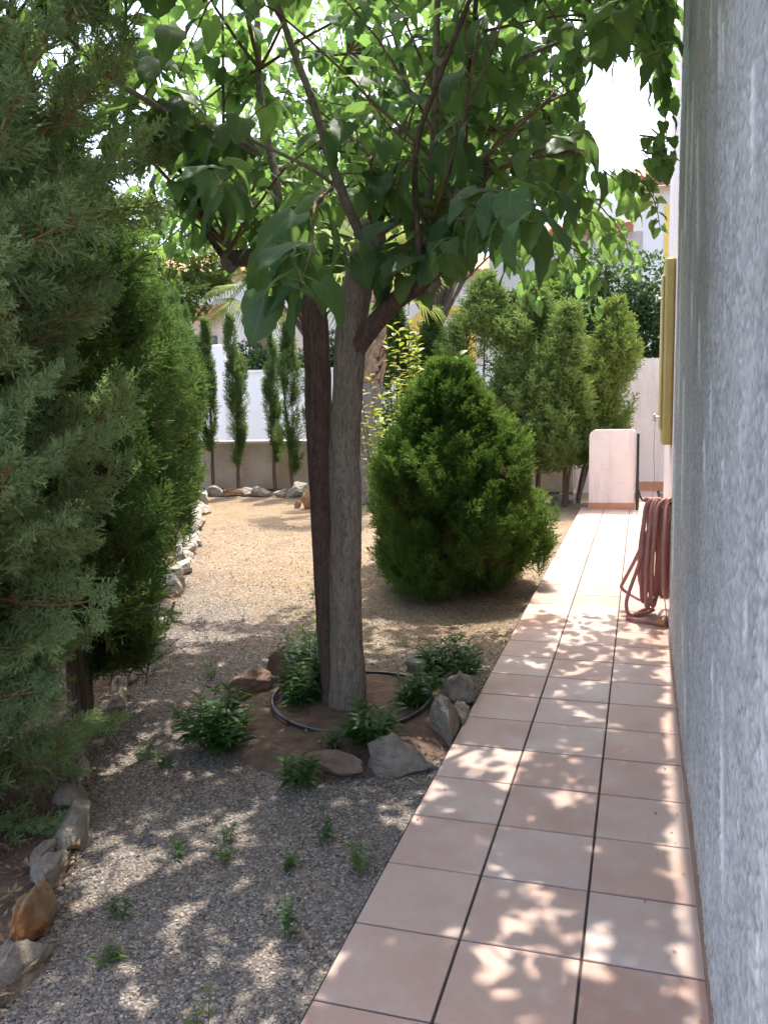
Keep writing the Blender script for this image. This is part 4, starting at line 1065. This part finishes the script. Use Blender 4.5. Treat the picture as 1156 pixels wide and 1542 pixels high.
ps = [((-.79,1.33,-.01), (.30,.10,.16), -.12, 'red', 'long reddish brown stone with a pale top at the front of the tree planter', (.25,0)),
      ((-.50,1.42,.0), (.33,.15,.20), .28, 'grey', 'largest grey slanted slab at the front right of the tree planter', (-.35,.25)),
      ((-.37,1.80,.06), (.13,.24,.30), .15, 'grey', 'upright tan and grey stone wedged between planter and path', (0,-.15)),
      ((-.40,2.21,.04), (.15,.20,.22), -.3, 'grey', 'grey angular stone at the right back of the planter under leafy weeds', (.2,.3)),
      ((-.335,1.98,.0), (.07,.22,.12), .0, 'grey', 'small grey stone tucked against the path edge beside the planter', (0,0)),
      ((-.66,2.62,.02), (.28,.14,.12), -.2, 'pale', 'flat pale stone at the back of the planter behind the pipe', (0,.1)),
      ((-1.42,2.42,.03), (.18,.14,.22), .5, 'red', 'rust red stone standing at the left back of the planter', (.1,.15)),
      ((-1.51,2.06,.02), (.30,.18,.17), .5, 'red', 'dark red slanting stone at the left side of the planter', (.2,-.35)),
      ((-1.26,2.62,.03), (.16,.12,.18), .2, 'pale', 'pale rounded stone behind the leafy weeds at the planter back', (0,0)),
      ((-1.02,1.42,-.03), (.22,.10,.08), -.25, 'red', 'low brown stone half buried at the front left of the planter', (0,0))]
for k, (l, s, rz, kd, lab, tl) in enumerate(ps): stone(l, s, rz, kd, lab, PG, 200+k, tl, 'planter_stone')

BG = 'stones of the border along the hedge'
bs_ = [(-.62,.16,.34,.12,'pale'),(-.10,.12,.30,.16,'grey'),(.10,.11,.30,.22,'orange'),(.33,.15,.24,.20,'grey'),(.37,.13,.22,.17,'grey'),(.57,.17,.28,.20,'grey'),(.80,.15,.22,.18,'grey'),
       (1.02,.13,.20,.17,'pale'),(1.30,.12,.16,.10,'grey'),(1.52,.15,.15,.12,'grey'),(1.72,.16,.17,.14,'grey'),(1.95,.15,.15,.15,'grey'),(2.18,.16,.17,.18,'pale'),(2.52,.17,.18,.22,'red'),(2.80,.22,.18,.20,'pale'),
       (3.22,.18,.15,.12,'pale'),(3.50,.25,.2,.2,'grey'),(4.15,.30,.2,.22,'pale'),(4.45,.22,.2,.2,'pale'),(4.95,.24,.25,.18,'pale'),(5.4,.25,.25,.22,'grey'),(5.9,.26,.3,.24,'pale'),(6.4,.3,.3,.2,'pale'),(6.9,.34,.28,.22,'pale'),(7.5,.3,.34,.26,'grey'),(8.1,.32,.34,.28,'pale'),(8.8,.3,.36,.26,'pale'),(9.5,.28,.36,.3,'pale')]
look = {'grey':'grey rough','pale':'pale tan','red':'rusty red','orange':'orange faced'}
for k, (y, sx_, sy_, sz_, kd) in enumerate(bs_):
    g2 = np.random.default_rng(300+k)
    x = float(border_x(y)) + g2.normal(0, .015) + (-.05 if k in (4,) else 0)
    stone((x, y, GZ+sz_*.25), (sx_*(.55 if k < 16 else .8), sy_*(.98 if k < 16 else 1.2), sz_*(.82 if k < 16 else 1.0)), g2.normal(.45, .15), kd, f'{look[kd]} stone in the border beside the hedge, {ORD[k]} from the camera', BG, 300+k, (g2.normal(0,.15), g2.normal(0,.25)))
FG = 'stones at the foot of the low back wall'
fs = [(-6.75,.30,'grey'),(-6.42,.34,'grey'),(-6.1,.30,'orange'),(-5.82,.28,'grey'),(-5.55,.36,'grey'),(-5.2,.30,'pale'),(-4.95,.52,'grey'),(-4.55,.42,'orange'),(-4.1,.3,'pale'),(-1.0,.4,'grey'),(-.62,.38,'grey')]
fl = {'grey':'grey rock','orange':'orange brown rock','pale':'pale rock'}
for k, (x, s, kd) in enumerate(fs):
    g2 = np.random.default_rng(400+k)
    stone((x, 11.0-.04*(x+6)+g2.normal(0,.06) - (.15 if x > -2 else 0), GZ+.05), (s, s*.7, s*.62), g2.uniform(-.5,.5), kd, f'{fl[kd]} at the foot of the back wall, {ORD[k]} from the left', FG, 400+k)
stone((-4.18, 9.6, GZ+.10), (.16,.2,.3), .3, 'orange', 'bright orange brown block standing on the gravel just left of the mulberry trunk', None, 431, (0,0), 'rock')
stone((-4.36, 9.65, GZ+.04), (.12,.12,.14), .7, 'orange', 'small tan rock beside the bright orange brown block', None, 432, (0,0), 'rock')

# ------------------------------------------------------------------ weeds and herbs
def lance(rng, curl=.35, width=.13):
    ts = np.array([0,.15,.4,.7,1.]); wd = np.array([.25,.75,1.,.65,.02])*width; us = (-1,0,1)
    V, lu, l2 = [], [], []
    for t, wv in zip(ts, wd):
        for u in us: V.append((u*wv, t, .22*abs(u)*wv*2 - curl*t*t)); lu.append(u); l2.append(t)
    i, j = np.meshgrid(np.arange(4), np.arange(2), indexing='ij')
    return np.array(V), np.stack([i*3+j, i*3+j+1, (i+1)*3+j+1, (i+1)*3+j], -1).reshape(-1,4), {'lu': np.array(lu), 'lt': np.array(l2)}
g = np.random.default_rng(81)
LN = [lance(g, .2), lance(g, .5), lance(g, .35, .18)]
def herb(rng, nst, H, ll, spread, nl=14, sw=.0022, tm=None):
    P, D, U, S_, wood = [], [], [], [], []
    for k in range(nst):
        a_ = rng.uniform(0, 2*PI); r = spread*math.sqrt(rng.uniform(0,1)); h = H*rng.uniform(.55, 1.05)*(1-.25*r/spread if spread else 1)
        p0 = np.array([.45*r*math.cos(a_), .45*r*math.sin(a_), 0]); p1 = np.array([r*math.cos(a_), r*math.sin(a_), h])
        st = smooth_path([p0, (p0+p1)/2+np.array([0,0,.08*h]), p1], 6); wood += tube(st, np.linspace(sw, sw*.5, 6), 4, cap=False)
        for q in range(nl):
            f = .15+.85*(q+.5)/nl; i = min(int(f*5), 4); p = st[i]*(1-(f*5-i)) + st[i+1]*(f*5-i)
            b = q*2.4+rng.normal(0,.3); e = (1-f)*.2 + (.9 if f > .9 else .35)
            d = nrm(np.array([math.cos(b), math.sin(b), e + rng.normal(0,.2)]))
            P.append(p); D.append(d); U.append(nrm(np.array([0,0,1.])+rng.normal(0,.25,3))); S_.append(ll*rng.uniform(.6,1.15)*(1.05-.45*f))
    n = len(P)
    return leaves_chunks(np.array(P), np.array(D), np.array(U), np.array(S_), np.clip(rng.normal(.5,.22,n),0,1), tm or LN), wood
def plant(name, loc, args, label, cat, group, seed, mat=None):
    lv, wd = herb(np.random.default_rng(seed), *args)
    t = thing(name, label, cat, loc, 0, group)
    obj('foliage', lv, mat or M_HERB, t)
    if args[0] <= 9:
        for c in wd: obj('stem', [c], M_STEM, t)
    else: obj('stem', wd, M_STEM, t)
HB = 'leafy herbs around the tree planter'
hb = [((-1.33,1.42,GZ), (34,.32,.10,.19), 'largest dark green leafy herb spilling outside the front left of the planter'),
      ((-1.12,1.90,.0), (16,.22,.095,.13), 'light green herb inside the pipe ring at its left'),
      ((-1.10,2.10,.0), (40,.36,.09,.22), 'tall bushy herb against the left of the mulberry trunk'),
      ((-1.26,2.40,.0), (22,.33,.085,.16), 'pale green herb behind the pipe at the planter back left'),
      ((-.57,2.02,.0), (22,.24,.085,.13), 'upright herb inside the pipe ring right of the trunk'),
      ((-.50,2.42,.0), (30,.28,.09,.18), 'bushy herb outside the pipe at the right back of the planter'),
      ((-.63,1.52,.0), (22,.22,.10,.14), 'green herb at the planter front between the two big stones and the pipe'),
      ((-.82,1.16,GZ), (7,.18,.09,.07), 'small broad leafed weed in front of the reddish planter stone'),
      ((-.79,1.44,.0), (4,.09,.05,.04), 'tiny bright seedling behind the reddish planter stone')]
for k, (l, a_, lab) in enumerate(hb): plant('leafy_herb', l, a_, lab, 'plant', HB, 500+k)
WG = 'small weeds growing in the gravel'
wd_ = [((-.58,.80),(4,.17,.055,.04),'upright weed in the gravel below the big slanted planter slab, near the path'),
       ((-.42,.66),(7,.12,.06,.07),'bushy weed in the gravel close to the path edge'),
       ((-.50,.25),(4,.20,.05,.045),'tall thin weed in the gravel halfway along the near path edge'),
       ((-.64,.60),(4,.07,.05,.05),'low weed left of the weeds near the path edge'),
       ((-.92,.72),(4,.12,.05,.05),'sparse weed in the middle of the grey gravel'),
       ((-.86,.58),(3,.10,.045,.04),'yellowish weed beside a pale pebble in mid gravel'),
       ((-1.03,.60),(3,.08,.045,.04),'single small weed left of the mid gravel weeds'),
       ((-.93,.03),(5,.07,.055,.05),'star shaped weed low in the sunny gravel patch'),
       ((-1.02,.22),(3,.11,.045,.04),'thin dark weed beside the sunny gravel patch'),
       ((-.52,-.18),(5,.20,.05,.05),'feathery weed at the bottom of the picture near the path'),
       ((-.88,-.32),(4,.06,.045,.05),'weed at the lowest edge of the grey gravel'),
       ((-1.60,1.28),(4,.07,.05,.05),'weed near the border stones left of the big herb'),
       ((-1.46,1.22),(3,.07,.045,.04),'weed between the border and the big herb'),
       ((-1.86,2.35),(6,.15,.06,.07),'weed beside the border stones level with the trunk'),
       ((-2.02,4.3),(3,.12,.05,.04),'lone weed out on the sunny gravel'),
       ((-2.75,3.42),(8,.16,.05,.10),'scrubby tuft at the border beyond the shaded stones'),
       ((-.47,3.05),(4,.08,.05,.06),'small weed on the dry ground before the conical bush'),
       ((-.44,2.78),(5,.08,.06,.07),'flat weed by the path behind the planter'),
       ((-.36,2.12),(4,.06,.08,.06),'broad pale leaf weed squeezed between planter stones and path'),
       ((-.95,3.2),(3,.07,.05,.04),'weed on the tan ground right of the trunk')]
NARROW = [lance(g, .25, .075), lance(g, .45, .09)]
for k, ((x, y), a_, lab) in enumerate(wd_):
    a2 = (a_[0], a_[1]*.9, a_[2]*.85, a_[3]*.9, 11, .0018, NARROW if k % 3 == 1 else None)
    plant('weed', (x, y, GZ), a2, lab, 'weed', WG, 600+k, M_WEED if k % 2 else None)
plant('photinia_shrub', (-1.66, 5.9, GZ), (46, 2.4, .15, .6, 30, .006, [lance(g, .3, .2), lance(g, .5, .24)]), 'loose yellow green shrub with reddish tips left behind the conical bush', 'shrub', None, 700, M_YSHRUB)

# ------------------------------------------------------------------ palms
def palm(loc, zt, zb, r, lab, seed, nf=18, fl=1.1, droop=0.):
    g = np.random.default_rng(seed)
    t = thing('palm_tree', lab, 'palm tree', loc)
    z = np.linspace(-.1, zt, 60)
    rad = r*(1.22 - .22*np.clip(z/.5, 0, 1)) * (1 + .012*np.sin(z*95)) 
    obj('trunk', [lathe(np.stack([rad, z], -1), 28)], M_PALM, t)
    bt = []
    nb = int((zb-zt)/.055)*6
    for k in range(nb):
        zz = zt + (zb-zt)*(k+.5)/nb; a_ = k*2.4
        rdir = np.array([math.cos(a_), math.sin(a_), 0]); tan = np.array([-math.sin(a_), math.cos(a_), 0])
        c = rdir*r*.92 + np.array([0,0,zz]); w_ = g.uniform(.07,.11); h_ = g.uniform(.16,.26); o_ = g.uniform(.05,.12); sk = g.normal(0,.06)
        V = [c-tan*w_, c+tan*w_, c+rdir*o_*.6+tan*(w_*.6+sk)+np.array([0,0,h_*.6]), c+rdir*o_*.6-tan*(w_*.6-sk)+np.array([0,0,h_*.6]),
             c+rdir*o_+tan*(w_*.25+sk)+np.array([0,0,h_]), c+rdir*o_+tan*(-w_*.25+sk)+np.array([0,0,h_]),
             c+rdir*.03-tan*w_*.9, c+rdir*.03+tan*w_*.9]
        bt.append(chunk(V, [(0,1,2,3),(3,2,4,5),(6,3,2,7)]))
    obj('leaf_base', [lathe(np.array([(r*.97, zt),(r*1.0, zb),(0.01, zb+.1)]), 20)] + bt, M_BOOT, t)
    fr = []
    for k in range(nf):
        a_ = k*2.4; el = g.uniform(-.5, 1.2) - droop; rdir = np.array([math.cos(a_)*math.cos(el), math.sin(a_)*math.cos(el), math.sin(el)])
        p0 = np.array([0,0,zb+.05]); p1 = p0 + rdir*fl*.75 - np.array([0,0,.12])
        fr += tube(smooth_path([p0, (p0+p1)/2+np.array([0,0,.06]), p1], 6), .012, 4)
        x = nrm(np.cross(rdir, [0,0,1.])); up = np.cross(x, rdir)
        for q in np.linspace(-1.25, 1.25, 22):
            d = nrm(rdir*math.cos(q) + x*math.sin(q)); l_ = fl*.62*(1-.25*abs(q)/1.25)
            w_ = nrm(np.cross(d, up))*.018
            m_ = p1 + d*l_*.65; e = p1 + d*l_ - np.array([0,0,.22*l_+g.uniform(0,.15)])
            fr.append(chunk([p1-w_*.4, p1+w_*.4, m_+w_, m_-w_, e], [(0,1,2,3)], attrs={'rnd': np.full(5, g.uniform(0,1))}))
            fr.append(chunk([m_-w_, m_+w_, e], [(0,1,2)], attrs={'rnd': np.full(3, g.uniform(0,1))}))
    obj('frond', fr, M_FROND, t)
M_PALM = bark_mat('palm_bark', (.20,.165,.145), (.31,.265,.24), (.40,.35,.32), (8,8,60), .5, .006)
M_BOOT = simple('palm_leaf_base', (.27,.165,.10), (.52,.40,.30), 9, .85, .4, 60, .004)
M_FROND = foliage('palm_frond', [(0,(.10,.16,.04)),(.5,(.22,.28,.07)),(1,(.42,.38,.14))], .3, (.4,.45,.1))
palm((-3.36, 10.1, GZ), 1.80, 3.3, .18, 'pale smooth palm trunk with shaggy leaf bases beside the mulberry trunk', 91, 16, 1.0)
palm((-9.6, 20., GZ), 3.6, 5.1, .28, 'neighbouring palm with drooping yellowish fronds behind the white wall', 92, 34, 1.7, .35)

# ------------------------------------------------------------------ background greenery
def leaf_blob(rng, centers, n, size, flat=.9):
    P = []; 
    w_ = np.array([r**2 for *_, r in centers]); w_ = w_/w_.sum()
    k = rng.choice(len(centers), n, p=w_); C = np.array([c[:3] for c in centers])[k]; r = np.array([c[3] for c in centers])[k]
    d = nrm(rng.normal(0, 1, (n, 3))); P = C + d*(r*rng.uniform(.35, 1., n)**.5)[:,None]*np.array([1,1,flat])
    D = nrm(d + rng.normal(0, .7, (n,3)) + np.array([0,0,-.3])); U = nrm(d*.6 + np.array([0,0,.8]) + rng.normal(0,.4,(n,3)))
    TV = np.array([(0,0,0),(.32,.4,.05),(0,1,-.12),(-.32,.4,.05)], float); TF = np.array([(0,1,2,3)])
    tone = np.clip(.5+rng.normal(0,.2,len(centers))[k]+rng.normal(0,.15,n), 0, 1)
    return [rep(TV, TF, frame(D, U)*(size*rng.uniform(.6,1.3,n))[:,None,None], P, 0, {'rnd': tone})]
def hedge_block(name, lab, x0, x1, y0, y1, z0, z1, n, size, mat, seed, cat='hedge'):
    g = np.random.default_rng(seed)
    cs = [(g.uniform(x0,x1), g.uniform(y0,y1), g.uniform(z0,z1), g.uniform(.3,.55)) for _ in range(int(26*max(1,(x1-x0)/3)))]
    t = thing(name, lab, cat, ((x0+x1)/2, (y0+y1)/2, GZ))
    st = []
    for k in range(6):
        x = x0+(x1-x0)*(k+.5)/6; st += tube([(x,(y0+y1)/2,GZ-.1),(x+.05,(y0+y1)/2,(z0+z1)/2),(x,(y0+y1)/2,z1)], [.05,.04,.02], 6)
    obj('stem', shift(st, t.location), M_CTRUNK, t)
    obj('foliage', shift(leaf_blob(g, cs, n, size), t.location), mat, t)
hedge_block('ivy_hedge', 'dark leafy climber mass topping the white passage wall beside the house', -.9, 2.2, 12.5, 13.1, 1.9, 3.5, 16000, .085, M_IVY, 101, 'climber')
hedge_block('hedge', 'clipped dark hedge standing behind the white wall on the left', -8.6, -3.6, 15.2, 15.8, 1.2, 2.75, 16000, .10, M_IVY, 102)
def bg_tree(loc, H, cr, n, lab, seed, mat, size=.11):
    g = np.random.default_rng(seed)
    t = thing('garden_tree', lab, 'tree', loc)
    cs = []; br = tube([(0,0,-.1),(.05,0,H*.3),(0,.05,H*.6)], [.14,.11,.07], 8)
    for k in range(34):
        d = nrm(g.normal(0,1,3)); c = np.array([0,0,H*.66]) + d*cr*g.uniform(.35,1)*np.array([1,1,.8]); cs.append((*c, g.uniform(.28,.6)*cr*.45))
        br += tube(smooth_path([(0,0,H*.35),(c[0]*.4,c[1]*.4,H*.5),c], 5), [.05,.04,.03,.02,.01], 5, cap=False)
    obj('trunk', br, M_CTRUNK, t); obj('crown', leaf_blob(g, cs, n, size), mat, t)
bg_tree((-7.6, 18.5, GZ), 8.6, 2.6, 17000, 'tallest leafy tree behind the white wall, seen through the mulberry crown', 111, M_BGT, .14)
bg_tree((-3.9, 16.6, GZ), 8.2, 2.1, 14000, 'light green tree rising behind the far conifers, left of the open sky', 112, M_BGT, .13)
bg_tree((-12.6, 19., GZ), 8.0, 2.6, 15000, 'leafy tree beyond the hedge on the left', 113, M_BGT, .14)
bg_tree((-1.35, 15.2, GZ), 4.9, 1.15, 8000, 'small light green tree in front of the white house on the right', 114, M_BGT, .11)

# ------------------------------------------------------------------ air
mh = bpy.data.materials.new('haze'); mh.use_nodes = True; ht = mh.node_tree
ht.nodes.remove(ht.nodes['Principled BSDF'])
pv = ht.nodes.new('ShaderNodeVolumePrincipled'); pv.inputs['Density'].default_value = .8e-4; pv.inputs['Color'].default_value = (.82, .9, 1, 1); pv.inputs['Anisotropy'].default_value = .2
ht.links.new(pv.outputs[0], ht.nodes['Material Output'].inputs['Volume'])
tag(obj('haze', [box(-4400, 4400, -700, 5400, GZ-1, 1150)], mh), kind='stuff')
